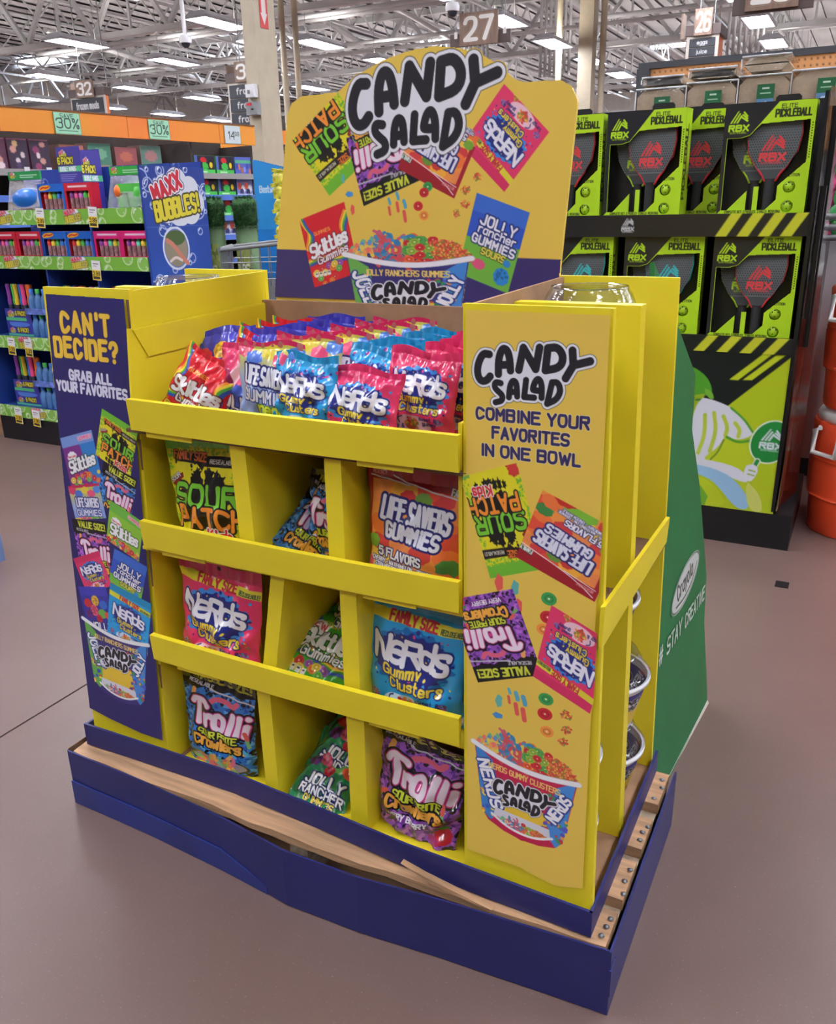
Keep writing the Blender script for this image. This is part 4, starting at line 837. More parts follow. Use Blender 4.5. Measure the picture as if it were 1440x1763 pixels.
# top tray: rows of bags standing one behind another
TB=[('skit',-.873,.112,16,26,2,'red rainbow gummies bag leaning at the left end of the tray front'),('skit',-.80,.205,14,16,4,'red rainbow gummies bag right behind the leaning front one'),
('jpink',-.785,.15,8,14,2,'pink and blue gummies bag between red bag and pastel bag'),('neon',-.66,.098,5,0,-2,'pastel neon ring gummies bag at the front of the tray'),
('ner_b',-.587,.083,8,2,-2,'light blue gummy clusters bag at the tray front'),('ner_r',-.478,.082,10,3,-4,'pink gummy clusters bag slumped over at the tray front'),
('ner_t',-.398,.13,8,4,-3,'tall pink gummy clusters bag partly behind the slumped one'),('ner_t',-.362,.175,8,5,-2,'pink gummy clusters bag, second in the row at right end'),('ner_t',-.352,.222,8,3,0,'pink gummy clusters bag, third in the row at right end'),('ner_t',-.35,.27,8,2,0,'pink gummy clusters bag, fourth in the row at right end'),
('ner_b',-.53,.185,14,8,-6,'light blue gummy clusters bag tilted behind the slumped pink one'),('ner_b',-.50,.245,6,2,0,'light blue gummy clusters bag, third in its row'),('ner_b',-.495,.30,6,-3,4,'light blue gummy clusters bag, fourth in its row'),('ner_b',-.485,.36,6,0,-2,'light blue gummy clusters bag, fifth in its row'),('ner_b',-.48,.42,5,0,0,'light blue gummy clusters bag at the back of the tray'),
('neon',-.648,.185,7,1,0,'ring gummies bag, second in the row of pastel bags'),('neon',-.625,.245,7,2,3,'ring gummies bag, third in the row of pastel bags'),('neon',-.61,.31,6,0,0,'ring gummies bag, fourth in the row of pastel bags'),('neon',-.60,.375,6,1,-2,'ring gummies bag, fifth in the row of pastel bags'),('neon',-.585,.435,5,0,2,'ring gummies bag at the back of the tray'),
('jol_o',-.745,.225,8,3,0,'dark blue fruit gummies bag behind the pink and blue bag'),('jol_o',-.738,.285,6,-2,4,'dark blue fruit gummies bag, middle of its row'),('jol_o',-.72,.345,6,2,-3,'dark blue fruit gummies bag, second from the back of its row'),('jol_o',-.707,.4,4,0,2,'dark blue fruit gummies bag standing tallest near the header'),('jol_o',-.745,.447,3,-2,0,'dark blue fruit gummies bag touching the header base'),
('jol_o',-.868,.232,18,-8,10,'dark blue bag with bent corner beside the left tower flap'),('skit',-.83,.295,8,4,2,'red rainbow gummies bag by the flap, middle of its row'),('skit',-.83,.36,6,2,-2,'red rainbow gummies bag by the flap, second from back'),('skit',-.83,.42,5,2,2,'red rainbow gummies bag by the flap, at the back'),
('ner_t',-.36,.33,6,0,0,'pink gummy clusters bag, fifth in the row at right end'),('ner_t',-.362,.40,5,0,2,'pink gummy clusters bag at the back of the right row')]
for k,x,y,ln,rl,yw,lab in TB: lay_bag(k,x,y,zt,ln,rl,yw,lab,G2,1.0 if k!='skit' or y<.2 else 1.12)
# ------------------------------------------------------------------ left side: bubble toy display, toy shelving, turf rolls, carts
BBL=(38,66,150)
def bubbles(c,n,seed,r0=3,r1=14,x0=0,x1=None,y0=0,y1=None,rim=(170,186,230),inner=None):
    q=random.Random(seed)
    for i in range(n):
        r=q.uniform(r0,r1)*q.uniform(.5,1); x,y=q.uniform(x0,x1 or c.w),q.uniform(y0,y1 or c.h)
        if inner: c.ell(x,y,r,r,inner)
        c.ell(x,y,r,r,rim,ring=max(.35,r*.06)); c.strokes([chaikin([(x-r*.6,y-r*.2),(x-r*.5,y-r*.55),(x-r*.15,y-r*.7)])],[(max(.3,r*.07),(236,240,252))]); c.ell(x+r*.45,y+r*.5,r*.13,r*.09,(214,224,246))
    return c
def maxx(c,x,y,w,cloud=True):
    k=w/100
    if cloud:
        for a,b,r in ((30,-6,16),(50,-14,20),(72,-4,17),(84,12,14),(18,14,13),(50,14,24),(70,24,16),(34,26,15)): c.ell(x+(a-50)*k,y+b*k,r*k,r*k,(222,226,240))
    T(c,'MAXX',x-14*k,y-1*k,20*k,(206,44,62),(236,236,244),2.2*k,.15,out2=(60,40,90),ow2=3.4*k,rot=-.38,slant=.1,gap=3.4,fit=60*k)
    T(c,'BUBBLES!',x+2*k,y+29*k,24*k,(226,210,60),(54,50,30),2.2*k,.115,rot=-.14,slant=.08,gap=3.4,fit=92*k); return c
bd=thing('bubble_toy_display','blue cardboard bubble toy display with green shelf lips on a black base','display',(-3.6,2.45,0))
BLUEC=M('blue_card',BBL,.45,var=.08,scale=4); BX0,BX1,BY0,BY1=-4.29,-2.935,2.2,2.64
MB().box(BX0,2.19,0,BX1+.05,2.72,.14).build('base',BLACKC,bd)
bp=MB().box(BX0,BY1-.012,.14,BX1,BY1,1.5).build('back_panel',M('display_inside',(26,30,52),.6,var=.1),bd)
bq=MB().box(-3.335,2.40,1.27,-2.95,2.406,1.487).build('divider_panel',BLUEC,bd)
bc2=bubbles(Cv(120,216,BBL,w=385),12,8,12,40); sheet('bubble_print',bc2,lambda u,v:(-3.335+.385*u,np.full_like(u,2.3992),1.487-.216*v),P_CARD,bq)
bc=bubbles(Cv(260,340,BBL,w=1350),40,3,14,50); sheet('bubble_print',bc,lambda u,v:(BX0+u*(BX1-BX0),np.full_like(u,BY1-.0135),1.5-.34*v),P_CARD,bp)
sp=MB().box(BX1-.012,2.188,.14,BX1,BY1,1.47).build('side_panel',BLUEC,bd); lp=MB().box(BX0,2.19,.14,BX0+.012,BY1,1.05).build('side_panel',BLUEC,bd)
sc=Cv(220,133,BBL,w=45); sc.grad([(0,(36,62,150)),(38,(42,78,170)),(75,(58,110,206)),(110,(36,62,150)),(133,(34,56,140))])
bubbles(sc,26,11,1.2,5,y1=28); [sc.ell(a,b,r,r*.9,(222,226,240)) for a,b,r in ((15,9,6),(24,7,7.5),(33,10,6.5),(37,17,6),(12,17,6),(24,20,9),(32,21,7),(15,21,6))]; maxx(sc,22.5,13,34,False); bubbles(sc,34,12,1.2,4.6,y0=29)
sc.ell(19,38.5,9.6,10.6,(222,228,244)); sc.ell(19,38.5,8.5,9.4,(90,120,200)); sc.ell(19,38.5,8.0,8.9,(150,140,120)); sc.ell(19,33.5,7,3.6,(80,104,60)); sc.strokes([chaikin([(13,34.5),(17,36.5),(22,42.5),(26,46)])],[(1.2,(206,130,110))]); sc.strokes([chaikin([(14,44.5),(18,42.5),(22,44.5)])],[(.7,(226,210,206))])
for y in (27.8,52): sc.rect(0,y,45,y+.35,(70,104,180))
o=sheet('side_print',sc,lambda u,v:(np.full_like(u,BX1+.001),2.188+.452*u,1.47-1.33*v),P_CARD,sp)
lc=Cv(340,7.5,(120,180,62),w=136); bubbles(lc,34,5,1.2,4,rim=(200,222,170),inner=(134,190,84)); maxx(lc,36,2.6,12); maxx(lc,88,2.6,12)
LIPS=((1.21,1.283),(.985,1.052),(.548,.618),(.142,.21))
for z0,z1 in LIPS:
    s_=MB().box(BX0+.013,2.2,z1-.016,BX1-.013,BY1-.013,z1-.009).build('shelf',BLUEC,bd); l_=MB().box(BX0-.005,2.184,z0,BX1-.014,2.19,z1).build('shelf_lip',M('green_card_lip',(112,170,60),.45),bd)
    sheet('lip_print',lc,lambda u,v:(BX0-.005+u*(BX1-.009-BX0),np.full_like(u,2.183),z1-(z1-z0)*v),P_CARD,l_)
for x in (-3.70,-3.325): MB().box(x-.006,2.2,.55,x+.006,2.62,1.21).build('divider',BLUEC,bd)
MB().box(-3.49,2.5,.14,-3.478,2.62,.55).build('divider',BLUEC,bd)
# price tags hooked on the lips
TAGM=M('paper_white',(226,226,230),.7)
def price_tag(x,z,label,price='3.99'):
    c=Cv(44,160,(232,230,232),w=100); c.rect(0,76,100,160,(238,206,40)); T(c,price,50,118,30,(40,34,30),None,wt=.11,fit=84); c.rect(16,20,84,28,(120,120,124)); c.rect(16,40,60,46,(150,150,154)); c.rect(10,128,90,150,(60,54,40))
    t=thing('price_tag',label,'price tag',(x,2.18,z),group='price tags on the bubble toy display'); MB().box(-.022,-.002,-.036,.022,0,.036).build('card',TAGM,t,True)
    sheet('tag_print',c,lambda u,v:(-.021+.042*u,np.full_like(u,-.0026),.035-.07*v),P_MATT,t,True); t.rotation_euler=(0,.06,0); t.scale=(1.35,1,1.35); return t
for x,z,l in ((-3.655,1.243,'price tag under the blue marker box on the upper lip'),(-3.275,1.243,'price tag near the green toy bag on the upper lip'),(-3.305,.985,'yellow and white price tag hanging low on the second lip'),(-4.06,.56,'leftmost price tag on the third lip'),(-3.92,.556,'price tag below the wand packs, beside the bottles, third lip'),(-4.11,.155,'leftmost price tag on the lowest lip'),(-3.96,.15,'second price tag on the lowest lip')): price_tag(x,z,l)
# boxes of bubble markers
PENS={c_:M('pen_'+c_,v,.35) for c_,v in dict(red=(220,40,44),yellow=(240,206,50),green=(70,190,80),blue=(50,120,214),orange=(246,120,40),pink=(240,80,150),purple=(140,60,160),violet=(206,110,206),mint=(90,210,170)).items()}
def marker_box(name,frame,pens,sw=None):
    t=thing(name,'','box',(0,0,0)); fm=M('box_'+name,frame,.35); b=MB(); b.box(-.093,0,0,.093,.05,.006).box(-.093,0,.12,.093,.05,.126).box(-.093,0,.006,-.087,.05,.12).box(.087,0,.006,.093,.05,.12).box(-.087,.044,.006,.087,.05,.12); b.build('carton',fm,t,True)
    c=Cv(110,126,frame,w=186); k=Cv(110,126,frame,w=186); 
    if sw: c.poly(chaikin([(8,22),(30,8),(84,6),(96,18),(60,30),(14,32),(8,22)]),(240,170,40)); c.strokes([chaikin([(22,24),(40,16),(60,20),(84,14)])],[(3,(206,40,40))])
    else: c.rect(28,11,158,23,tuple(int(.5*a+120) for a in frame)); c.strokes([[(34,17),(152,17)]],[(2.2,(240,236,240))])
    c.a[:]=1; m=(c.xs[None,:]>16)&(c.xs[None,:]<168)&(c.ys[:,None]>36)&(c.ys[:,None]<116); c.a[m]=0
    sheet('front_print',c,lambda u,v:(-.093+.186*u,np.full_like(u,-.0006),.126-.126*v),P_BOX,t,True)
    for i,p_ in enumerate(pens):
        x=-.062+.031*i; mb=MB().lathe([(.0115,.01),(.0115,.058)],8,(x,.02,0),1).lathe([(.0125,.058),(.0125,.078),(.009,.08),(.009,.098),(.007,.1)],8,(x,.02,0),0); mb.build('marker',[PENS[p_],M('pen_body_'+name,tuple(min(255,int(.25*a+110)) for a in frame),.4,var=.2,scale=60)],t,True)
    return t
mr=marker_box('marker_box',(206,36,56),('purple','pink','violet','green','yellow')); mbx=marker_box('marker_box',(36,104,200),('red','yellow','green','blue','blue'),True); mp=marker_box('marker_box',(222,36,120),('purple','pink','mint','yellow','green'))
GM='boxes of bubble markers on the blue display'
def place(root,used,x,y,z,label,group,rz=0,sc=1.0):
    if root not in used: used.append(root); o=root; o.location=(x,y,z); o.rotation_euler=(0,0,rz); o.scale=(sc,)*3
    else: o=dup(root,(x,y,z),(0,0,rz),scale=sc)
    return tag(o,label,None,group)
US=[]
for root,x,z,l in ((mbx,-3.575,1.2745,'blue box of bubble markers on the top tier beside the blue toy'),(mr,-3.385,1.2745,'red box of bubble markers on the top tier under the carton'),
 (mr,-4.0,1.0435,'red box of bubble markers at the left end of the second tier'),(mr,-3.80,1.0435,'red box of bubble markers, second on the second tier'),(mbx,-3.606,1.0435,'blue box of bubble markers on the second tier, next to the red'),(mbx,-3.42,1.0435,'blue box of bubble markers on the second tier, next to the pink'),
 (mp,-3.225,1.0435,'pink box of bubble wands on the second tier, next to the blue'),(mp,-3.035,1.0435,'pink box of bubble wands at the right end of the second tier')): place(root,US,x,2.205,z,l,GM,0,1.05)
# bubble machines in clear bags
def toy_bag(name,label,x,z,main,card,kind):
    t=thing(name,label,'toy',(x,2.27,z),group='bubble machines in clear bags'); cm=M('toy_'+name,main,.3)
    if kind: MB().blob((0,0,.062),(.12,.06,.06),0,18,9).build('dome',cm,t,True); MB().box(-.1,-.04,.0,.1,.05,.02).build('foot',M('dark_plastic',(40,46,60),.4),t,True)
    else:
        b=MB().box(-.07,-.03,.075,.1,.02,.12); b.blob((.06,0,.07),(.045,.04,.06)); b.hexa([(-.0,-.02,.0),(.05,-.02,.0),(.05,.02,0),(-.0,.02,0),(-.02,-.02,.09),(.05,-.02,.09),(.05,.02,.09),(-.02,.02,.09)]); b.lathe([(.03,0),(.032,.06),(.016,.075)],12,(-.06,0,0)); b.build('blaster',cm,t,True); MB().blob((-.07,-.02,.085),(.024,.026,.034)).build('trigger',PENS['orange'],t,True)
    wv=MB(); n=9
    wv.hexa([(-.13,-.05,0),(.13,-.05,0),(.13,.06,0),(-.13,.06,0),(-.12,-.012,.16),(.12,-.012,.16),(.12,.0,.16),(-.12,.0,.16)]); wv.build('clear_bag',CLR2,t,True)
    c=Cv(90,44,card,w=240); maxx(c,36,16,44); c.rect(90,18,220,22,(220,236,220)); c.rect(90,28,190,32,(200,226,206)); h=MB().box(-.12,-.016,.16,.12,-.004,.2).build('header_card',M('card_'+name,card,.4),t,True)
    sheet('header_print',c,lambda u,v:(-.12+.24*u,np.full_like(u,-.0168),.2-.04*v),P_BOX,t,True)
    return t
toy_bag('bubble_machine','blue domed bubble machine in a clear bag at the left end',-3.82,1.2745,(30,110,200),(40,150,80),True)
toy_bag('bubble_blaster','green bubble blaster with orange trigger in a clear bag',-3.08,1.2745,(90,200,80),(50,170,60),False)
# carton that stands on the top tier
ct=thing('wand_carton','purple open carton of six pack bubble wands behind the top tier','carton',(-3.68,2.52,1.2745)); cc=Cv(130,190,(70,62,150),w=190); maxx(cc,52,34,60); T(cc,'6 PACK!',66,84,30,(226,214,60),(40,36,30),4,.13,fit=120); cc.rect(0,96,190,124,(90,196,130)); T(cc,'BUBBLE WANDS',80,119,20,WHITE,None,wt=.11,fit=130)
for i in range(4): cc.rect(12,136+i*10,150-i*14,140+i*10,(140,130,200))
cb=MB().box(-.2,-.1,0,.18,-.096,.34).box(-.2,.08,0,.18,.084,.33).box(-.2,-.1,0,-.196,.084,.34).box(.176,-.1,0,.18,.084,.32).box(-.2,-.1,0,.18,.084,.005); cb.build('carton_walls',M('purple_card',(70,62,150),.45),ct,True)
sheet('carton_print',cc,lambda u,v:(-.2+.38*u,np.full_like(u,-.101),.34-.2*v),P_CARD,ct,True); sheet('carton_print',cc,lambda u,v:(np.full_like(u,.1808),-.1+.184*u,.3-.22*v),P_CARD,ct,True); ct.scale=(.46,.75,.95)
# packs of bubble wands and bottles on the lower tiers
WC=('purple','green','yellow','blue','pink','orange','orange')
def wand_pack(x,z,label):
    t=thing('wand_pack',label,'toy pack',(x,2.28,z),group='packs of bubble wands on the lower tiers')
    for i,c_ in enumerate(WC):
        xx=-.09+.03*i; MB().lathe([(.012,.17),(.0135,.18),(.0135,.2),(.011,.205),(.0125,.26),(.014,.275),(.013,.283),(.008,.285)],9,(xx,.01*(i%2),0)).lathe([(.012,.0),(.012,.17)],9,(xx,.01*(i%2),0),1).build('wand',[PENS[c_],M('wand_tube',(70,76,90),.25,var=.2)],t,True)
    c=Cv(90,150,(54,52,140),w=200); c.poly([(0,12),(130,0),(150,20),(200,60),(200,150),(0,150)],(60,60,160)); maxx(c,46,26,54); T(c,'6 PACK!',118,36,22,(226,214,60),(40,36,30),3,.12,fit=76); c.rect(0,48,160,66,(90,196,130)); c.poly(chaikin([(20,74),(150,72),(190,84),(150,100),(30,100),(20,74)]),(90,130,220)); maxx(c,40,118,44); T(c,'6 PACK!',120,128,22,(226,214,60),(40,36,30),3,.12,fit=80); c.rect(0,138,200,150,(90,196,150))
    MB().box(-.11,-.03,0,.1,-.026,.15).build('card_front',M('purple_card',(70,62,150),.45),t,True); sheet('pack_print',c,lambda u,v:(-.11+.21*u,np.full_like(u,-.031),.15-.15*v),P_BOX,t,True); return t
wand_pack(-4.045,.6095,'six coloured bubble wands in a purple pack on the third tier'); wand_pack(-4.085,.2015,'six coloured bubble wands in a purple pack on the lowest tier'); wand_pack(-3.62,.6095,'bubble wand pack behind the navy poster, third tier'); wand_pack(-3.38,.6095,'bubble wand pack farther right behind the navy poster, third tier')
BOTM=M('blue_bottle',(84,130,186),.15,var=.1,scale=20,spec=.6)
def bottle_pack(x,z,label):
    t=thing('bottle_pack',label,'toy pack',(x,2.25,z),group='packs of bubble liquid bottles')
    for i in range(3):
        for j in range(2):
            b=MB().lathe([(.02,0),(.024,.006),(.024,.07),(.019,.085),(.012,.1),(.012,.118)],10,(-.05+.05*i,.0,.0+.135*j)).lathe([(.0135,.105),(.0135,.128),(.006,.13)],10,(-.05+.05*i,0,.135*j),1); b.build('bottle',[BOTM,PENS['blue' if i%2==0 else 'green']],t,True)
    MB().box(-.085,-.03,.128,.085,-.024,.16).build('card_band',M('card_band',(96,120,196),.5,var=.3,scale=30),t,True); return t
bottle_pack(-3.86,.6095,'blue bubble liquid bottles packed two high on the third tier'); bottle_pack(-3.90,.2015,'blue bubble liquid bottles packed two high on the lowest tier')
# brown cartons and a pale blue carton at the left edge
def carton(x0,y0,z0,x1,y1,z1,mat,label,name='carton',tape=True):
    t=thing(name,label,'carton',((x0+x1)/2,(y0+y1)/2,z0)); MB().box(x0,y0,z0,x1,y1,z1).build('carton_body',mat,t)
    if tape: MB().box(x0-.0005,(y0+y1)/2-.03,z1-.06,x1+.0005,(y0+y1)/2+.03,z1+.0008).build('tape',M('tape',(176,150,110),.3),t)
    return t
carton(-4.85,2.22,.0,-4.33,2.72,.5,KRAFT,'brown carton on the floor left of the bubble display'); carton(-4.83,2.24,.5005,-4.335,2.7,.96,KRAFT,'brown carton stacked on another left of the bubble display')
carton(-3.1,.42,0,-2.617,.895,.21,M('pale_blue_card',(112,140,196),.5,var=.05),'pale blue box standing on the floor at the left edge')
# toy shelving run with the orange header
GP=np.array((-5.171,3.226)); GT=np.array((.1538,.9881)); GN=np.array((.9881,-.1538))
def G(s,d,z): p=GP+GT*s+GN*d; return (float(p[0]),float(p[1]),z)
def gbox(mb,s0,d0,z0,s1,d1,z1,mi=0): return mb.hexa([G(s0,d1,z0),G(s1,d1,z0),G(s1,d0,z0),G(s0,d0,z0),G(s0,d1,z1),G(s1,d1,z1),G(s1,d0,z1),G(s0,d0,z1)],mi)
ORG=M('orange_header',(240,160,48),.5,var=.05,scale=1.2,col2=(236,128,56))
ts=thing('toy_shelving','long toy shelving run under an orange header','shelf',(*G(.4,-.25,0)[:2],0)); DKB=M('shelf_back',(58,50,48),.7,var=.1); SHM=M('shelf_grey',(150,146,146),.5); SHB=M('shelf_lip_blue',(84,120,206),.45)
hd=gbox(MB(),-2.6,-.04,1.8,2.36,0,1.953).build('header',ORG,ts); gbox(MB(),-2.6,-.06,1.953,2.36,.006,1.962).build('header_rail',M('rail_brown',(120,84,60),.6),hd)
for s in (-1.2,.0,1.03,1.95): gbox(MB(),s,-.001,1.803,s+.006,.0012,1.95).build('panel_joint',M('joint_orange',(206,110,40),.6),hd)
gbox(MB(),-2.6,-.5,0,2.36,-.46,1.95).build('back_panel',DKB,ts); gbox(MB(),-2.6,-.46,0,2.36,-.02,.12).build('kick_base',BLACKC,ts)
for i,z in enumerate((1.548,1.375,1.206,1.045,.85,.6,.35)):
    o=gbox(MB(),-2.6,-.46,z-.012,2.36,-.01,z).build('shelf',SHM,ts); gbox(MB(),-2.6,-.01,z-.03,2.36,-.005,z+.014).build('shelf_lip',SHM if i==0 else SHB,o)
for s in (-1.5,1.66,2.34): gbox(MB(),s,-.46,.12,s+.02,-.05,1.8).build('upright',DKB,ts)
def gsheet(name,c,s0,s1,z0,z1,d,parent,mat=P_BOX):
    return sheet(name,c,lambda u,v:(GP[0]+GT[0]*(s0+(s1-s0)*u)+GN[0]*d, GP[1]+GT[1]*(s0+(s1-s0)*u)+GN[1]*d, z1-(z1-z0)*v),mat,parent)
def save_sign(s0,s1,lab,white=False):
    t=thing('sale_sign',lab,'sign',G((s0+s1)/2,.004,1.8),group='sale signs on the orange header'); gbox(MB(),s0,.006,1.8,s1,.009,1.945).build('card',M('mint_paper',(150,206,172),.6) if not white else TAGM,t)
    c=Cv(60,76,(156,212,178) if not white else (200,212,216),w=100)
    if white: T(c,'14',40,56,30,(50,60,56),None,wt=.075); T(c,'99',76,42,16,(50,60,56),None,wt=.08)
    else: T(c,'SAVE',50,20,14,(50,60,56),None,wt=.07); T(c,'30%',50,54,32,(46,56,52),None,wt=.065); c.rect(14,62,86,65,(90,120,104))
    c.rect(0,0,100,2,(90,110,90)); c.rect(0,74,100,76,(90,110,90)); c.rect(0,0,2,76,(90,110,90)); c.rect(98,0,100,76,(90,110,90)); gsheet('sign_print',c,s0,s1,1.8,1.945,.0098,t,P_MATT)
save_sign(.41,.62,'mint green save 30% sign nearest the left end of the header'); save_sign(1.22,1.42,'mint green save 30% sign in the middle of the header'); save_sign(2.0,2.18,'white 14.99 price sign on the header beside the column',True)
# goods on the toy shelving
q=random.Random(12); GB='toy boxes on the shelving run'
def toy_box(s,z,w,h,design,label,col,d=-.06):
    t=thing('toy_box',label,'toy box',G(s+w/2,d-.08,z),group=GB); gbox(MB(),s,d-.16,z+.0008,s+w,d,z+h).build('box_body',M('tb_%d_%d_%d'%col,col,.4),t); gsheet('box_print',design,s+.002,s+w-.002,z+.003,z+h-.002,d+.0008,t)
def d_mower(n=40):
    c=Cv(n,70,(44,40,60),w=100); c.rect(0,0,14,70,(90,100,190)); c.blob(44,16,16,11,(206,44,50),1,.2,7); c.blob(48,38,20,14,(70,190,80),2,.15,8); c.ell(78,32,13,17,(30,28,30)); c.ell(80,34,8,11,(226,196,50)); c.rect(0,50,100,70,(80,196,90)); c.rect(20,56,60,61,(206,236,210)); return c
def d_multi(n=44,seed=1):
    r=random.Random(seed); c=Cv(n,70,(88,100,190),w=100); c.rect(0,12,100,24,(90,180,140)); 
    for i in range(6): c.blob(10+i*16,r.uniform(32,56),7,12,r.choice([(60,80,170),(130,150,220),(170,140,200),(206,120,80)]),i,.2,6)
    c.rect(0,62,100,70,(130,140,200)); return c
def d_robot(n=44):
    c=Cv(n,70,(120,130,190),w=100)
    for i,(x,y,col) in enumerate(((18,30,(222,90,70)),(40,40,(226,226,234)),(60,28,(222,90,70)),(82,38,(226,226,234)),(30,54,(50,60,110)),(70,54,(40,46,90)))): c.blob(x,y,13,16,col,i,.2,7)
    c.rect(0,60,100,70,(190,196,220)); return c
def d_orange(n=44):
    c=Cv(n,70,(60,64,120),w=100); c.blob(30,24,16,20,(130,140,220),1,.2,7); c.blob(62,20,18,12,(226,110,60),2,.15,8); c.blob(64,46,22,14,(70,130,220),3,.15,8); c.blob(48,60,14,9,(226,110,60),4,.2,7); return c
dm,d1,dr,do=d_mower(),d_multi(),d_robot(),d_orange(); SH=(1.548,1.375,1.206,1.045)
for k,(z,nm) in enumerate(zip(SH,('top','second','third','fourth'))):
    h=.15 if k else .155
    toy_box(1.70,z,.22,h,dm if k<3 else do,'green and red bubble mower box, left on the %s shelf'%nm if k<3 else 'orange and blue toy box, left on the fourth shelf',(70,150,80)); toy_box(1.935,z,.2,h,dm if k<3 else dr,'green and red bubble mower box, middle of the %s shelf'%nm if k<3 else 'white and red toy box on the fourth shelf',(70,150,80)); toy_box(2.15,z,.19,h,(d1,dr,d1,do)[k],'blue toy box beside the column on the %s shelf'%nm,(80,96,180))
def d_doll(n,seed):
    r=random.Random(seed); c=Cv(n,120,r.choice([(96,60,80),(120,54,84),(70,58,76)]),w=100)
    for i in range(5): c.blob(r.uniform(25,75),20+i*20,r.uniform(10,22),r.uniform(9,15),r.choice([(206,150,140),(226,206,210),(150,70,110),(90,70,110),(206,170,120)]),i,.2,7)
    c.rect(0,0,100,5,(190,120,150)); c.rect(0,112,100,120,(160,90,120)); return c
xs_=-.75
for i in range(7): toy_box(xs_,1.548,.15,.215,d_doll(30,i),'dark pink doll box, %s from the left on the top shelf'%ORD[i],(104,54,76)); xs_+=.163
def d_flat(seed):
    r=random.Random(seed); c=Cv(30,110,[(176,110,96),(80,130,110),(150,84,90),(96,130,120)][seed%4],w=100); c.blob(50,40,30,22,[(206,130,110),(120,170,140),(190,110,90),(170,120,120)][seed%4],seed,.2,8); c.rect(10,80,90,92,(150,130,120)); return c
for i in range(4): toy_box(.46+.235*i,1.548,.2,.19+.02*(i%2),d_flat(i),'faded flat toy pack, %s in the middle of the top shelf'%ORD[i],(120,96,90))
for k_,s in enumerate((-.3,.15,.32,.5,1.28)): 
    t=thing('price_tag','small white price tag, %s from the left on the top toy shelf'%ORD[k_],'price tag',G(s,.002,1.53),group='price tags on the toy shelving'); gbox(MB(),s-.02,.0,1.515,s+.02,.003,1.575).build('card',TAGM,t); gbox(MB(),s-.02,.003,1.515,s+.02,.0036,1.54).build('yellow_part',M('tag_yellow',(236,200,50),.6),t)
# fire sign, switch and alarm on the column
t=thing('fire_sign','red and white arrow sign high on the beige column','sign',(-5.096,6.2,2.84)); MB().box(-5.0975,6.15,2.84,-5.094,6.27,3.3).build('plate',M('sign_red',(196,60,60),.5),t); c=Cv(40,150,(200,66,66),w=40); c.poly([(10,0),(30,0),(30,110),(36,110),(20,142),(4,110),(10,110)],(226,214,214)); sheet('arrow_print',c,lambda u,v:(np.full_like(u,-5.0935),6.15+.12*u,3.3-.46*v),P_MATT,t)
t=thing('switch_box','pale switch box on the beige column','box',(-5.14,6.02,2.25)); MB().box(-5.215,6.0,2.25,-5.115,6.058,2.36).build('case',WHITEP,t); MB().box(-5.185,5.985,2.28,-5.165,6.0,2.31).build('lever',STEEL,t)
t=thing('alarm_box','grey alarm box with red label on the beige column','box',(-5.15,6.02,2.1)); MB().box(-5.215,5.99,2.1,-5.09,6.058,2.21).build('case',STEEL,t); MB().box(-5.205,5.986,2.18,-5.15,5.99,2.2).build('red_label',PENS['red'],t); MB().lathe([(.012,0),(.012,.012)],10,(-5.14,5.985,2.14)).build('dial',BLACKC,t)
# artificial turf rolls
TURF=M('turf_blades',(52,96,50),.75,var=.3,scale=60); TBACK=M('turf_backing',(112,142,104),.8,var=.12)
for i,(x,y,lab) in enumerate(((-3.03,2.79,'artificial turf roll half hidden by the blue display'),(-2.895,2.905,'artificial turf roll standing free with a leaf label'))):
    t=thing('turf_roll',lab,'turf roll',(x,y,0),group='artificial turf rolls'); r=.062
    prof=[]; 
    for k in range(60): prof+=[(r,k*.0197),(r*.94,k*.0197+.006)]
    MB().lathe(prof+[(r,1.18)],20,(x,y,.0)).build('backing',TBACK,t)
    rq=random.Random(i); fb=MB(); fb.lathe([(r*.9,1.17),(r*1.05,1.2),(r*1.05,1.31),(r*.7,1.325)],16,(x,y,0))
    for k in range(3600):
        a=rq.uniform(0,6.28); z=rq.uniform(1.165,1.335); rr=r*(1.0 if z<1.3 else rq.uniform(.2,1)); b=a+rq.uniform(-.5,.5); p=Vector((x+rr*math.cos(a),y+rr*math.sin(a),min(z,1.322))); d=Vector((math.cos(b),math.sin(b),rq.uniform(-.4,.5)+(z>1.3)*.8)).normalized()*rq.uniform(.014,.032); s=Vector((-math.sin(a),math.cos(a),0))*.0018
        fb.add([p-s,p+s,p+d],[(0,1,2)])
    tag(fb.build('turf_pile',TURF,t),kind='stuff')
    c=Cv(60,100,(132,146,74),w=60); c.splat(1.2,9,(158,166,92),i,0,None,.8); c.splat(-9,-1.4,(96,112,56),i+3,0,None,.8); T(c,'TURF',30,40,12,(206,206,190),None,wt=.1,fit=40)
    sheet('label_band',c,lambda u,v:(x+(r+.002)*np.sin((u-.5)*1.9),y-(r+.002)*np.cos((u-.5)*1.9),1.09-.42*v),P_MATT,t)
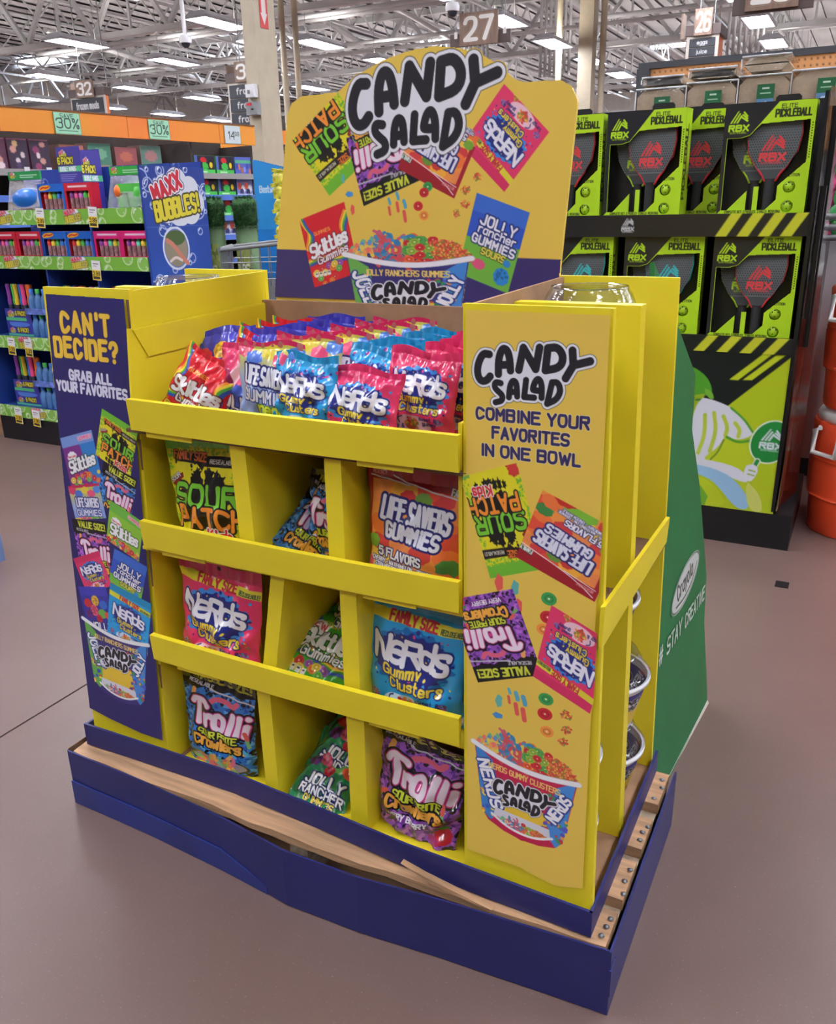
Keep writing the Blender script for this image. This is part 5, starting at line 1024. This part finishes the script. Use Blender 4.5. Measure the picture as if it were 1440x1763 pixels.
# pool toy display and snack strip farther back
t=thing('pool_toy_display','tall bright blue cardboard display with slanted top behind the carts','display',(-3.4,4.05,0)); PB=(24,120,200); PBM=M('pool_blue_card',PB,.45,var=.03)
pd=MB().prism([(3.62,0),(4.4,0),(4.4,1.28),(3.9,1.46),(3.62,1.46)],lambda y,z:(-3.44,y,z),(.01,0,0)); 
MB().prism([(-3.46,0),(-2.96,0),(-2.96,1.44),(-3.46,1.565)],lambda x,z:(x,3.74,z),(0,.012,0)).build('side_panel',PBM,t); MB().box(-3.46,4.2,0,-2.96,4.215,1.6).build('back_panel',KRAFTD,t); MB().box(-3.455,3.755,.9,-2.965,4.195,.91).build('tray',PBM,t)
c=Cv(110,100,PB,w=50).clear(); c.poly([(0,0),(50,12),(50,45),(0,45)],(40,140,210)); T(c,'Bestway',11.5,21,4,(206,220,236),None,wt=.1,fit=14); sheet('side_print',c,lambda u,v:(-3.46+.5*u,np.full_like(u,3.7388),1.565-.95*v),P_CARD,t)
YB=M('yellow_snack_bag',(206,190,70),.3,var=.3,scale=30)
for i in range(9):
    b=MB().blob((0,0,0),(.045,.018,.042),0,10,6,.2,i); b.box(-.045,-.004,.04,.045,.004,.062); o=b.build('snack_bag',YB); o.location=(-3.085,3.5,1.43-.075*i); o.rotation_euler=(.2,.15*(-1)**i,.3); tag(o,'yellow snack bag, %s from the top of the hanging strip'%ORD[i],'snack bag','snack bags on a clip strip')
t=MB().box(-3.09,3.515,.0,-3.075,3.527,1.5).build('clip_strip',STEEL); tag(t,'narrow grey clip strip stand holding yellow snack bags','stand')
# shopping carts
CPL=M('cart_plastic',(118,120,124),.5,var=.06)
def cart(x,y,rz,label):
    t=thing('shopping_cart',label,'cart',(x,y,0),rz,'shopping carts parked in the aisle'); L=.86; w0,w1=.27,.22; zb,zt=.62,1.13
    wb=MB(); P=lambda u,side,z:(u*L-.4,side*(w0+(w1-w0)*u)*(.86+.14*(z-zb)/(zt-zb)),z)
    for side in (-1,1):
        for k in range(19): wb.tube([P(k/18,side,zb+.1*k/18*.4),P(k/18,side,zt-.05*(k/18))],.0028,5)
        for z in (.7,.78,.86,.94,1.02): wb.tube([P(0,side,z),P(1,side,z)],.0028,5)
    for k in range(10): wb.tube([(L-.4,-w1+2*w1*k/9,zb+.04),(L-.4,-w1+2*w1*k/9,zt-.05)],.0028,5)
    for k in range(14): u=k/13; wb.tube([(u*L-.4,-.23,zb+.03*u),(u*L-.4,.23,zb+.03*u)],.0028,5)
    tag(wb.build('wire_basket',WIRE,t,True),kind='stuff')
    rm=MB()
    for side in (-1,1): rm.tube([P(0,side,zt+.02),P(1,side,zt-.05)],.009,8); rm.tube([P(0,side,zb),P(1,side,zb+.04)],.009,8)
    rm.tube([P(1,-1,zt-.05),P(1,1,zt-.05)],.014,8); tag(rm.build('rim',CPL,t,True),kind='stuff')
    for side in (-1,1):
        MB().hexa([P(.02,side,.86),P(.98,side,.84),P(.98,side*1.03,.84),P(.02,side*1.03,.86),P(.02,side,.92),P(.98,side,.9),P(.98,side*1.03,.9),P(.02,side*1.03,.92)]).build('side_rail',CPL,t,True)
    MB().tube([(-.5,-.27,1.14),(-.52,0,1.15),(-.5,.27,1.14)],.017,10).build('handle',CPL,t,True)
    fr=MB()
    for side in (-1,1): fr.tube([(-.5,side*.27,1.14),(-.4,side*.26,.6),(-.36,side*.24,.2),(.4,side*.2,.16)],.013,8)
    fr.tube([(-.36,-.24,.2),(-.36,.24,.2)],.012,8); fr.tube([(.4,-.2,.16),(.4,.2,.16)],.012,8); fr.build('frame',STEEL,t,True)
    for a,b in ((-.38,.25),(-.38,-.25),(.38,.2),(.38,-.2)):
        mw=MB(); n=16
        for s in (0,): mw.tube([(a,b-.014,.0605),(a,b+.014,.0605)],.06,14)
        mw.build('wheel',BLACKC,t,True)
    return t
cart(-2.33,2.75,math.radians(-148),'grey shopping cart between the turf rolls and the candy display'); cart(-2.36,3.62,math.radians(-150),'grey shopping cart nested behind the nearer cart')
# ------------------------------------------------------------------ right side: paddle display, cushions, coolers, signs
LIME=(178,220,40); LIMEM=M('lime_card',LIME,.4,var=.03); GRIPM=M('paddle_grip',(40,40,44),.7,bump=.3,bscale=60); PADM=M('paddle_face',(66,70,74),.5,var=.05)
def rbx(c,x,y,w,col,sub=True):
    """three strokes and a bent pair above bold letters; x, y is the middle of the letters' base"""
    k=w/100; f=lambda a,b:(x+a*k,y+b*k)
    for i in range(3): c.poly([f(-48+16*i,-38),f(-38+16*i,-38),f(-2+9*i,-100+12*i),f(-10+8*i,-98+10*i)],col)
    for i in range(3): c.poly([f(6+5*i,-66-13*i),f(11+6*i,-73-12*i),f(48-1*i,-50-11*i),f(42-2*i,-42-11*i)],col)
    T(c,'RBX',x,y,27*k,col,None,wt=.17,fit=98*k,gap=4,sx=1.5,slant=.06)
    if sub: T(c,'ELITE PICKLEBALL',x,y+13*k,8*k,col,None,wt=.1,fit=84*k)
    return c
def d_paddle_front(n=190):
    c=Cv(n,350,LIME,w=285); BK=(34,36,42)
    c.poly([(0,0),(170,0),(116,64),(86,98),(58,106),(14,106),(14,336),(0,350)],BK); c.splat(1.2,9,(42,46,54),3,0,None,.5) if False else None
    rbx(c,48,84,62,LIME); T(c,'ELITE',202,21,11,(40,48,30),None,wt=.1,sx=1.2); T(c,'PICKLEBALL',216,47,21,(34,38,30),None,wt=.12,fit=108)
    c.poly([(0,104),(18,104),(18,350-16),(34,334),(12,350),(0,350)],BK) if False else None
    for i in range(9):
        for j in range(14): c.ell(262+(i%3)*8,70+j*8+(i%2)*4,2.2,2.2,(60,66,40)) if i<3 else None
    T(c,'COMPETITION',228,232,8,(40,46,30),None,wt=.1,fit=58); c.rect(219,204,236,222,(40,46,30)); c.ell(227,211,5,5,LIME)
    T(c,'COMPLETE SET: 2 PADDLES  2 BALLS  MESH BAG',118,346,8,(40,46,30),None,wt=.1,fit=180)
    # window, cut out of the carton front
    k=Cv(n,350,(0,0,0),w=285).clear(); k.poly([(14,106),(58,106),(86,98),(118,64),(272,58),(272,190),(192,262),(192,306),(160,338),(14,338)],(0,0,0))
    for y in (264,326): k.ell(228,y,21,21,(0,0,0)) 
    c.a=np.clip(1-k.a,0,1); return c
def d_paddle_face(n,col):
    c=Cv(n,200,(98,104,108),w=170)
    for j in range(0,200,8):
        for i in range(0,170,8): r=.9+2.0*min(1,max(0,(j-40)/120)); c.ell(i+(j//8%2)*4,j,r,r*1.15,(50,52,56))
    rbx(c,85,172,80,col); return c
PF=d_paddle_front(); 
HEAD=[(-.078,.0),(-.083,-.07),(-.074,-.125),(-.05,-.165),(-.026,-.196),(-.018,-.214),(.018,-.214),(.026,-.196),(.05,-.165),(.074,-.125),(.083,-.07),(.078,.0),(.066,.02),(-.066,.02)]
def paddle(parent,x,y,ztop,edge,face):
    em=M('edge_%d_%d_%d'%edge,edge,.35); head=[(x+a,ztop+b) for a,b in HEAD]
    h=MB().prism(head,lambda a,b:(a,y,b),(0,.012,0)).build('paddle',PADM,parent,True)
    MB().tube([(a,y+.006,b) for a,b in head+[head[0]]],.0065,6).build('edge_guard',em,h,True)
    g=MB().lathe([(.016,0),(.017,.004)]+[(.0175-.0015*(i%2),.006+.008*i) for i in range(12)]+[(.018,.1)],10,(x,y+.006,ztop-.31)); g.build('grip',GRIPM,h,True)
    k=Cv(face.W,200,(0,0,0),w=170).clear(); k.poly([(85+a*1000,20-b*1000) for a,b in HEAD],(0,0,0)); f2=Cv(face.W,200,(0,0,0),w=170); f2.c=face.c.copy(); f2.a=k.a
    sheet('face_print',f2,lambda u,v:(x-.085+.17*u,np.full_like(u,y-.0008),ztop+.02-.2*v),P_MATT,h,True)
def paddle_box(col,edge):
    t=thing('paddle_box','','box',(0,0,0)); b=MB(); D=.07
    b.box(-.1425,0,0,.1425,D,.004).box(-.1425,0,.346,.1425,D,.35,1).box(-.1425,0,.004,-.1385,D,.346,1).box(.1385,0,.004,.1425,D,.346).box(-.1385,D-.004,.004,.1385,D,.346,1)
    b.build('carton',[LIMEM,BLACKC],t,True)
    MB().prism([(-.05,0),(.03,.0),(.03,.014),(.022,.022),(-.042,.022),(-.05,.014)],lambda x,z:(x+.06,.03,.35+z),(0,.004,0)).build('hang_tab',BLACKC,t,True)
    sheet('carton_print',PF,lambda u,v:(-.1425+.285*u,np.full_like(u,-.0005),.35-.35*v),P_BOX,t,True)
    sd=Cv(36,350,LIME,w=70); T(sd,'PICKLEBALL',35,175,30,(40,46,30),None,wt=.13,rot=-1.5708,fit=240); sheet('side_print',sd,lambda u,v:(np.full_like(u,.1431),D*u,.35-.35*v),P_BOX,t,True)
    paddle(t,-.032,.046,.318,LIME,d_paddle_face(60,LIME)); paddle(t,.02,.02,.322,edge,d_paddle_face(100,col))
    for z in (.086,.024):
        bl=MB().blob((0.0855,.024,z),(.0215,.0215,.0215),0,14,8).build('ball',LIMEM,t,True); hm=MB()
        for a,e in ((-.009,.006),(.009,.006),(0,-.008),(-.002,.012)): hm.blob((0.0855+a,.0042+(a*a+e*e)*20,z+e),(.0027,.0013,.0027),0,8,4)
        tag(hm.build('hole',BLACKC,bl,True),kind='stuff')
    MB().prism([(-.118,.005),(-.05,.005),(-.05,.075)],lambda x,z:(x,.012,z),(0,.003,0)).build('inner_card',LIMEM,t,True); MB().box(-.0285,.014,.005,-.012,.017,.088).build('inner_card',LIMEM,t,True)
    return t
pd_=thing('paddle_display','black paddle display with yellow striped shelf lips and a printed base panel','display',(-.45,2.5,0)); PX0,PX1=-1.03,.012
MB().box(-1.06,2.232,0,.083,2.82,.14).build('base',BLACKC,pd_); pbk=MB().box(PX0,2.62,.14,PX1,2.635,1.6).build('back_panel',BLACKC,pd_)
MB().box(PX1-.004,2.225,.15,PX1+.008,2.635,1.585).build('side_panel',M('black_gloss',(20,20,24),.32,var=.1,scale=20,bump=.3,bscale=20),pd_); MB().box(PX0-.01,2.235,.15,PX0,2.635,1.585).build('side_panel',BLACKC,pd_)
for z in (1.208,.785): MB().box(PX0,2.24,z,PX1-.005,2.62,z+.006).build('shelf',BLACKC,pd_)
def stripes(c,xs,h,w,sl,col=(196,200,50)):
    for x in xs: c.poly([(x,h),(x+w,h),(x+w+sl,0),(x+sl,0)],col)
lc=Cv(330,78,(30,30,34),w=1040); stripes(lc,(740,812,882,952),78,38,48); rbx(lc,430,56,44,(214,216,220))
for z0,z1,lo in ((1.14,1.216,0),(.738,.796,1)):
    l_=MB().box(PX0,2.226,z0,PX1-.004,2.238,z1).build('shelf_lip',BLACKC,pd_); cc=lc
    if lo: cc=Cv(330,58,(30,30,34),w=1040); stripes(cc,(700,782,862,940),58,38,50)
    sheet('lip_print',cc,lambda u,v:(PX0+(PX1-.004-PX0)*u,np.full_like(u,2.2252),z1-(z1-z0)*v),P_BOX,l_)
fr=MB().box(PX0,2.23,.14,PX1+.004,2.242,.738).build('front_panel',LIMEM,pd_)
fc=Cv(340,598,(176,196,34),w=1040); LM=(190,206,40)
fc.poly([(0,0),(1040,0),(842,195),(760,262),(690,262),(0,262)],(28,28,32)); SY=(190,206,40)
for st_ in ([(832,102),(863,102),(970,0),(940,0)],[(879,100),(911,98),(1015,0),(985,0)]): fc.poly(st_,SY)
GRN,WHS=(84,158,48),(216,218,232)
fc.poly(chaikin([(690,60),(720,72),(753,96),(774,130),(778,160),(730,176),(690,176),(690,60)]),GRN); fc.poly(chaikin([(750,140),(776,148),(788,176),(776,182),(752,160),(750,140)]),(120,180,60)); fc.poly([(716,168),(752,160),(748,200),(728,250),(716,250)],(150,176,40)); fc.strokes([[(724,186),(738,184)]],[(4,(60,120,50))])
fc.poly(chaikin([(746,176),(782,180),(846,201),(890,230),(930,277),(936,303),(890,326),(846,318),(831,359),(790,420),(734,420),(700,360),(721,212),(746,176)]),WHS)
for p_ in ([(792,230),(806,300),(790,380)],[(826,240),(846,280),(840,312)],[(870,262),(890,286),(886,312)],[(760,240),(766,320),(748,390)]): fc.strokes([chaikin(p_)],[(7,(186,204,70))])
fc.poly(chaikin([(837,318),(890,330),(931,326),(944,415),(936,466),(880,440),(820,424),(761,413),(820,361),(837,318)]),(186,204,40)); fc.strokes([chaikin([(846,318),(886,336),(932,322)])],[(5,GRN)]); fc.strokes([chaikin([(850,206),(900,244),(934,290)])],[(4,GRN)]); fc.strokes([chaikin([(836,330),(820,380),(796,410)])],[(3,(110,140,40))])
fc.poly(chaikin([(700,410),(757,410),(901,428),(940,476),(930,490),(841,464),(759,440),(700,436),(700,410)]),WHS); fc.poly(chaikin([(690,440),(757,436),(837,452),(894,482),(943,540),(955,590),(906,598),(821,500),(766,476),(690,470),(690,440)]),(150,192,228)); fc.poly(chaikin([(690,480),(766,480),(830,520),(880,598),(690,598),(690,480)]),(186,204,40)); fc.poly([(700,510),(770,520),(800,560),(790,598),(700,598)],(110,170,50)); fc.poly(chaikin([(938,484),(984,525),(1005,598),(955,598),(931,520),(938,484)]),(206,212,110))
fc.ell(1000,322,70,86,(228,232,226),.42); fc.ell(1000,322,65,81,(36,136,60),.42); fc.strokes([[(962,398),(950,430)]],[(11,(228,232,226)),(7,(36,136,60))]); fc.poly(chaikin([(926,420),(950,410),(968,425),(966,450),(948,484),(926,474),(918,446),(926,420)]),WHS); fc.strokes([[(936,436),(958,440)],[(934,452),(956,456)]],[(2.4,(150,176,70))]); rbx(fc,1000,346,74,WHS)
sheet('panel_print',fc,lambda u,v:(PX0+(PX1+.004-PX0)*u,np.full_like(u,2.229),.738-.598*v),P_BOX,fr)
pr_=paddle_box((222,60,66),(222,50,70)); pt_=paddle_box((60,190,196),(60,190,196)); US=[]; GPB='pickleball paddle sets on the black display'
for root,x,y,z,rz,l in ((pr_,-.565,2.25,1.2145,math.radians(-5),'red paddle set turned slightly on the upper shelf, next to the tall header'),(pr_,-.865,2.262,1.2145,0,'red paddle set on the upper shelf, half hidden by the yellow header'),(pr_,-.415,2.36,1.2145,0,'red paddle set pushed back between two others on the upper shelf'),(pr_,-.155,2.25,1.2145,math.radians(-1),'red paddle set at the right end of the upper shelf'),
 (pt_,-.80,2.25,.7915,0,'teal paddle set on the lower shelf behind the header edge'),(pt_,-.47,2.25,.7915,math.radians(2),'teal paddle set on the lower shelf beside the red one'),(pr_,-.15,2.246,.7915,0,'red paddle set at the right end of the lower shelf')): place(root,US,x,y,z,l,GPB,rz)
# torn wrap and cardboard hanging off the display's right side
MB().slab((.03,2.24,.16),(.075,2.5,.16),(.05,2.5,1.6),(.022,2.24,1.6),.001).build('stretch_wrap',CLR2,pd_); mb=MB(); mb.box(.022,2.36,.75,.05,2.40,1.55).box(.03,2.3,.86,.045,2.33,1.3); tag(mb.build('side_post',M('black_gloss',(20,20,24),.15),pd_),kind='stuff')
MB().prism([(2.24,.15),(2.46,.15),(2.42,.4),(2.5,.62),(2.44,.74),(2.34,.52),(2.3,.36)],lambda y,z:(.024+.02*(z-.15),y,z),(.004,0,0)).build('torn_card_flap',KRAFT,pd_)
# pegboard shelving with bagged cushions behind it
sh=thing('pegboard_shelving','shelving with brown pegboard top behind the paddle display','shelf',(.6,3.5,0)); PG=Cv(420,32,(206,146,92),w=420)
MB().box(-.92,3.6,0,2.4,3.63,1.875).build('pegboard',M('pegboard_brown',(206,146,92),.6,var=.03),sh)
for i in range(0,2100,26):
    for j in range(6): PG.ell(6+i*.2,3+j*5.2,.75,.75,(70,44,30))
sheet('peg_holes',PG,lambda u,v:(-.915+2.1*u,np.full_like(u,3.5988),1.868-.16*v),P_MATT,sh); RAIL=M('rail_dark',(60,62,68),.5)
MB().box(-.94,3.59,1.872,2.4,3.64,1.9).build('top_rail',RAIL,sh); MB().box(-.93,3.26,1.44,2.4,3.6,1.46).build('shelf',RAIL,sh); MB().box(-.93,3.27,.75,2.4,3.6,.77).build('shelf',RAIL,sh); MB().box(-.94,3.56,0,-.88,3.64,1.87).build('upright',RAIL,sh); MB().box(-.93,3.27,0,2.4,3.6,.14).build('kick_base',BLACKC,sh)
CUSH=M('cushion_fabric',(214,192,164),.9,var=.05,scale=30,bump=.2,bscale=90); ZIP=M('white_piping',(220,222,226),.5)
def cushion(x0,x1,y0,z0,z1,lab,label=True,dy=.4):
    t=thing('cushion_pack',lab,'cushion',((x0+x1)/2,y0+dy/2,z0),group='cushions in clear bags on the top shelf'); w,h=(x1-x0)/2-.004,z1-z0; r=.03
    mb=MB(); rr=[(w-r,0),(w,r),(w,h-r),(w-r,h),(-w+r,h),(-w,h-r),(-w,r),(-w+r,0)]; mb.prism(rr,lambda a,b:(a,-dy/2,b+.004),(0,dy,0)); mb.build('cushion',CUSH,t,True)
    e=.006; wr=MB(); n=10; q=random.Random(int(x0*1000)); 
    V=[];Fc=[]
    for j in range(n+1):
        for i in range(n+1): V.append((-w-e+(2*w+2*e)*i/n,-dy/2-e-q.uniform(0,.008),-.0+(h+.012)*j/n))
    for j in range(n):
        for i in range(n): a=j*(n+1)+i; Fc.append((a,a+1,a+n+2,a+n+1))
    wr.add(V,Fc,0,True); wr.box(-w-e,-dy/2-e,h+.008,w+e,dy/2,h+.01); wr.build('clear_bag',CLR2,t,True)
    pm=MB().tube([(-w-e,-dy/2-e,h+.008),(w+e,-dy/2-e,h+.008)],.0045,6); pm.build('piping',ZIP,t,True); MB().tube([(-w-e,-dy/2-e,.008),(-w-e,-dy/2-e,h)],.0035,6).build('piping',ZIP,t,True)
    if label:
        c=Cv(40,60,(40,100,64),w=40); c.rect(0,34,40,60,(90,130,170)); c.blob(20,48,12,8,(190,206,220),1,.2,7); c.rect(12,8,28,12,(190,214,196)); c.rect(8,20,32,23,(150,190,160)); lz=h*.97-.12; b=MB().box(-.025,-dy/2-.016,lz,.045,-dy/2-.0145,lz+.1).build('label_card',M('label_green',(40,100,64),.4),t,True); sheet('label_print',c,lambda u,v:(-.025+.07*u,np.full_like(u,-dy/2-.0165),lz+.1-.1*v),P_BOX,t,True)
    return t
for i,(a,b,z,l) in enumerate(((-.855,-.635,1.735,'beige bagged cushion at the left end of the shelf'),(-.63,-.415,1.745,'beige bagged cushion, second from the left end'),(-.41,-.2,1.755,'beige bagged cushion carrying the tallest folded bag'),(-.195,.06,1.762,'beige bagged cushion behind the right edge of the paddle display'),(.07,.33,1.765,'beige bagged cushion at the right edge of the photo'))): cushion(a,b,3.25,1.4605,z,l,True,.33)
for a,b,z0,z1,l in ((-.835,-.65,1.757,1.783,'flat bagged cushion lying on the leftmost one'),(-.625,-.425,1.767,1.8,'crumpled bagged cushion lying on the second one'),(-.405,-.21,1.777,1.832,'thick bagged cushion lying on the third one'),(.08,.32,1.787,1.83,'bagged cushion lying at the right edge of the photo')): cushion(a,b,3.26,z0,z1,l,False,.32)
# water coolers
CO=M('cooler_orange',(250,84,46),.4,var=.03,bump=.04,bscale=120); COW=M('cooler_white',(222,220,220),.4,var=.02)
def cooler(x,y,z,lab):
    t=thing('water_cooler',lab,'cooler',(x,y,z),group='orange water coolers'); H=.45
    prof=[(.165,0),(.17,.012),(.178,.15),(.182,.155),(.182,.16),(.188,.30),(.192,.305),(.192,.312),(.188,.318),(.19,.42),(.186,H)]
    MB().lathe([(.16,0),(.168,.012),(.174,.145)],64,cap=True).build('foot_band',CO,t,True)
    MB().lathe([(.174,.145),(.181,.15)]+[(.181+.006*k/10,.15+.15*k/10) for k in range(11)]+[(.19,.303),(.187,.308)],96,cap=False,flute=lambda j,i:(.022 if i%2 else 0) if 1<=j<=11 else 0).build('ribbed_band',CO,t,True)
    MB().lathe([(.187,.306),(.19,.42),(.192,.44),(.186,.45)],64).build('body',CO,t,True)
    MB().lathe([(.168,.45),(.178,.452),(.18,.475),(.172,.49),(.12,.5),(.05,.502),(.001,.502)],48).build('lid',COW,t,True)
    for a in (-1,1): MB().tube([(a*.19,-.055,.43),(a*.215,-.055,.425),(a*.222,-.05,.34),(a*.222,.05,.34),(a*.215,.055,.425),(a*.19,.055,.43)],.011,8).build('handle',COW,t,True)
    MB().tube([(0,-.19,.06),(0,-.215,.06),(0,-.22,.045)],.012,8).build('spigot',COW,t,True); t.rotation_euler=(0,0,.9); return t
cooler(.29,2.59,0,'orange water cooler at the bottom of the front stack'); cooler(.287,2.58,.503,'orange water cooler on top of the front stack'); cooler(.33,2.995,0,'orange water cooler at the bottom of the rear stack'); cooler(.325,2.985,.503,'orange water cooler on top of the rear stack, only its pale lid showing')
# pink and green packs hanging at the right edge, grey shelf arms
PKM=M('pink_pack',(226,70,130),.3,var=.2,scale=25); GKM=M('green_pack',(60,150,80),.35,var=.2,scale=25)
rk=thing('hanging_rack','grey rack with long arms at the right edge behind the coolers','rack',(.3,3.2,0))
MB().box(.0,3.2,.0,.04,3.23,1.5).build('post',STEEL,rk); MB().box(.6,3.2,.0,.64,3.23,1.5).build('post',STEEL,rk); MB().box(.04,3.205,1.39,.6,3.225,1.43).build('crossbar',STEEL,rk); MB().box(.04,3.225,.1,.6,3.23,1.39).build('back_panel',M('rack_panel',(170,168,172),.6),rk)
for z in (1.1,1.14,1.18): MB().tube([(.02,3.2,z),(.01,2.84,z+.01)],.012,8).build('arm',STEEL,rk); MB().tube([(.01,2.84,z+.01),(.4,2.8,z+.02)],.012,8).build('arm',STEEL,rk)
q=random.Random(5)
for i in range(12):
    col,row=i%2,i//2; b=MB().blob((0,0,0),(.05 if col==0 else .045,.018,.05),0,10,6,.15,i); b.box(-.04,-.003,.035,.04,.003,.07)
    o=b.build('party_pack',[PKM if col==0 else GKM]); o.location=(-.005+.075*col+q.uniform(-.01,.01),3.16,1.44-.06*row); o.rotation_euler=(0,q.uniform(-.3,.3),.2); tag(o,'%s party pack, %s from the top of its hanging row'%('pink' if col==0 else 'green',ORD[row]),'toy pack','party packs hanging on the right edge rack')
# black sticker on the floor
t=thing('floor_sticker','small black square sticker on the floor between display and coolers','sticker',(.095,1.9,0)); MB().box(.073,1.876,0,.117,1.93,.0008).build('film',BLACKC,t)
# aisle signs and cameras that hang from the roof
WOODS=M('sign_wood',(134,110,96),.6,var=.1,scale=3,stretch=(8,1,1)); DKW=M('sign_dark',(86,72,70),.6); WHT=M('sign_white',(226,224,222),.5); ORS=M('sign_orange',(226,120,60),.5); BBD=M('sign_board',(52,54,62),.5); TRM=M('sign_trim',(196,188,178),.5)
def number(parent,txt,cx,y,cz,h,fit,f=None):
    c=Cv(80,100,(166,138,120),w=100).clear(); T(c,txt,50,84,68,(232,230,226),(120,98,84),2.2,.1,fit=86); f=f or (lambda u,v:(cx-fit/2+fit*u,np.full_like(u,y),cz+h/2-h*v)); sheet('number_print',c,f,P_MATT,parent)
t=thing('aisle_sign','wooden aisle sign reading 27 hanging above the yellow header','sign',(-4.32,9.4,3.06)); MB().box(-4.71,9.42,3.06,-3.93,9.45,3.2).build('dark_bar',DKW,t); p_=MB().box(-4.57,9.39,3.06,-4.078,9.415,3.405).build('plaque',WOODS,t); number(p_,'27',-4.324,9.389,3.235,.33,.4)
for x in (-4.63,-4.0): MB().tube([(x,9.43,3.18),(x,9.43,6.6)],.006,6).build('hanger',STEEL,t); MB().box(x-.02,9.412,3.15,x+.02,9.42,3.22).build('bracket',WHT,t)
t=thing('aisle_sign','wooden aisle sign cut off by the top right corner of the photo','sign',(-.77,7,2.66)); MB().box(-1.07,7.02,2.652,-.47,7.05,2.82).build('dark_bar',DKW,t); p_=MB().box(-.972,6.99,2.668,-.578,7.015,2.98).build('plaque',WOODS,t); number(p_,'26',-.775,6.989,2.83,.3,.32)
for x in (-1.02,-.52): MB().tube([(x,7.03,2.8),(x,7.03,6.6)],.005,6).build('hanger',STEEL,t)
def box_sign(x0,x1,y,z0,z1,zt,num,words,lab,pw,D=.55):
    t=thing('aisle_sign',lab,'sign',((x0+x1)/2,y,z0)); MB().box(x0,y,z0,x1,y+D,z1).build('box',ORS,t); fr_=MB().box(x0-.03,y-.03,z0,x1+.03,y,z1-.02).build('trim',TRM,t); MB().box(x0-.05,y-.05,z1-.02,x1+.05,y+D+.05,z1+.12).build('dark_cap',DKW,t)
    n=len(words); hh=(z1-.06-z0-.02)/n
    for i,wd in enumerate(words):
        za=z1-.06-hh*(i+1); b=MB().box(x0+.02,y-.05,za+.008,x1-.02,y-.03,za+hh-.008).build('board',BBD,fr_); c=Cv(70,30,(52,54,62),w=100); T(c,wd,50,21,13,(214,214,216),None,wt=.1,fit=70); sheet('board_print',c,lambda u,v:(x0+.02+(x1-x0-.04)*u,np.full_like(u,y-.051),za+.008+(hh-.016)*(1-v)),P_MATT,b)
        b2=MB().box(x0-.055,y+.04,za+.008,x0-.03,y+D-.04,za+hh-.008).build('board',BBD,fr_)
    cx=(x0+x1)/2; p_=MB().box(cx-pw/2,y-.085,zt[0],cx+pw/2,y-.06,zt[1]).build('plaque',WOODS,t); number(p_,num,cx,y-.086,(zt[0]+zt[1])/2,(zt[1]-zt[0])*.95,pw*.86)
    pw=min(pw,D); p2=MB().box(x0-.16,y+.12,zt[0],x0-.135,y+.12+pw,zt[1]).build('plaque',WOODS,t); number(p2,num,0,0,0,0,0,lambda u,v:(np.full_like(u,x0-.161),y+.12+pw-pw*u,zt[1]-(zt[1]-zt[0])*v))
    for x in (x0+.1,x1-.1): MB().tube([(x,y+.2,z1),(x,y+.2,6.6)],.01,6).build('hanger',STEEL,t)
    return t
box_sign(-2.79,-2.37,14,3.2,3.66,(3.63,3.99),'26',('eggs','juice','butter'),'boxed aisle sign 26 listing eggs, juice and butter',.26)
box_sign(-15.12,-14.2,13,2.9,3.55,(3.5,3.82),'32',('frozen meals','frozen meals'),'boxed aisle sign 32 above the orange toy shelving',.5,.1)
box_sign(-10.17,-9.37,12,2.4,3.36,(3.33,3.64),'31',('frozen','frozen','frozen','frozen'),'boxed aisle sign half hidden behind the beige column',.42,.3)
for x,y,z,l in ((-8.47,9,3.4,'pale dome camera on a pipe over the toy shelving'),(-4.62,9.3,3.42,'pale dome camera hanging left of the 27 sign')):
    t=thing('security_camera',l,'camera',(x,y,z)); MB().lathe([(.03,.1),(.075,.09),(.085,.05),(.08,.0)],16,(x,y,z)).build('housing',WHITEP,t); MB().blob((x,y,z),(.06,.06,.06),0,14,8).build('dome',M('dark_plastic',(40,46,60),.4),t); MB().tube([(x,y,z+.1),(x,y,6.6)],.028,8).build('pipe',WHITEP,t)
# farther shelving runs that close the view between the near displays
def far_run(x0,x1,y,h,lab,seed,hdr):
    t=thing('store_shelving',lab,'shelf',((x0+x1)/2,y,0)); MB().box(x0,y+.4,0,x1,y+.44,h).build('back_panel',DKB,t); MB().box(x0,y,h-.16,x1,y+.03,h).build('header',hdr,t); q=random.Random(seed)
    for z in (.14,.5,.86,1.2,1.55): MB().box(x0,y,z-.02,x1,y+.4,z).build('shelf',SHM,t)
    for z in (.14,.5,.86,1.2,1.55):
        x=x0+.04; k=0
        while x<x1-.3:
            wd=q.uniform(.16,.34); hh=q.uniform(.16,.3)
            if z+hh<h-.18:
                col=q.choice([(60,120,190),(200,70,80),(226,190,70),(90,160,90),(226,226,230),(120,80,150),(230,130,60)])
                o=MB().box(x,y+.04,z,x+wd,y+.34,z+hh).box(x+.02,y+.038,z+hh*.3,x+wd-.02,y+.04,z+hh*.75,1).build('package',[M('pk_%d_%d_%d'%col,col,.45,var=.15,scale=12),TAGM],t)
            x+=wd+.02; k+=1
far_run(-8.4,-4.6,8.6,2.2,'distant shelving run with an orange header behind the beige column',3,ORG); far_run(-3.6,-.6,8.0,2.05,'distant shelving run behind the yellow header and paddles',4,DKB); far_run(-18,-9.2,15,2.2,'distant shelving run past the toy aisle',6,ORG)
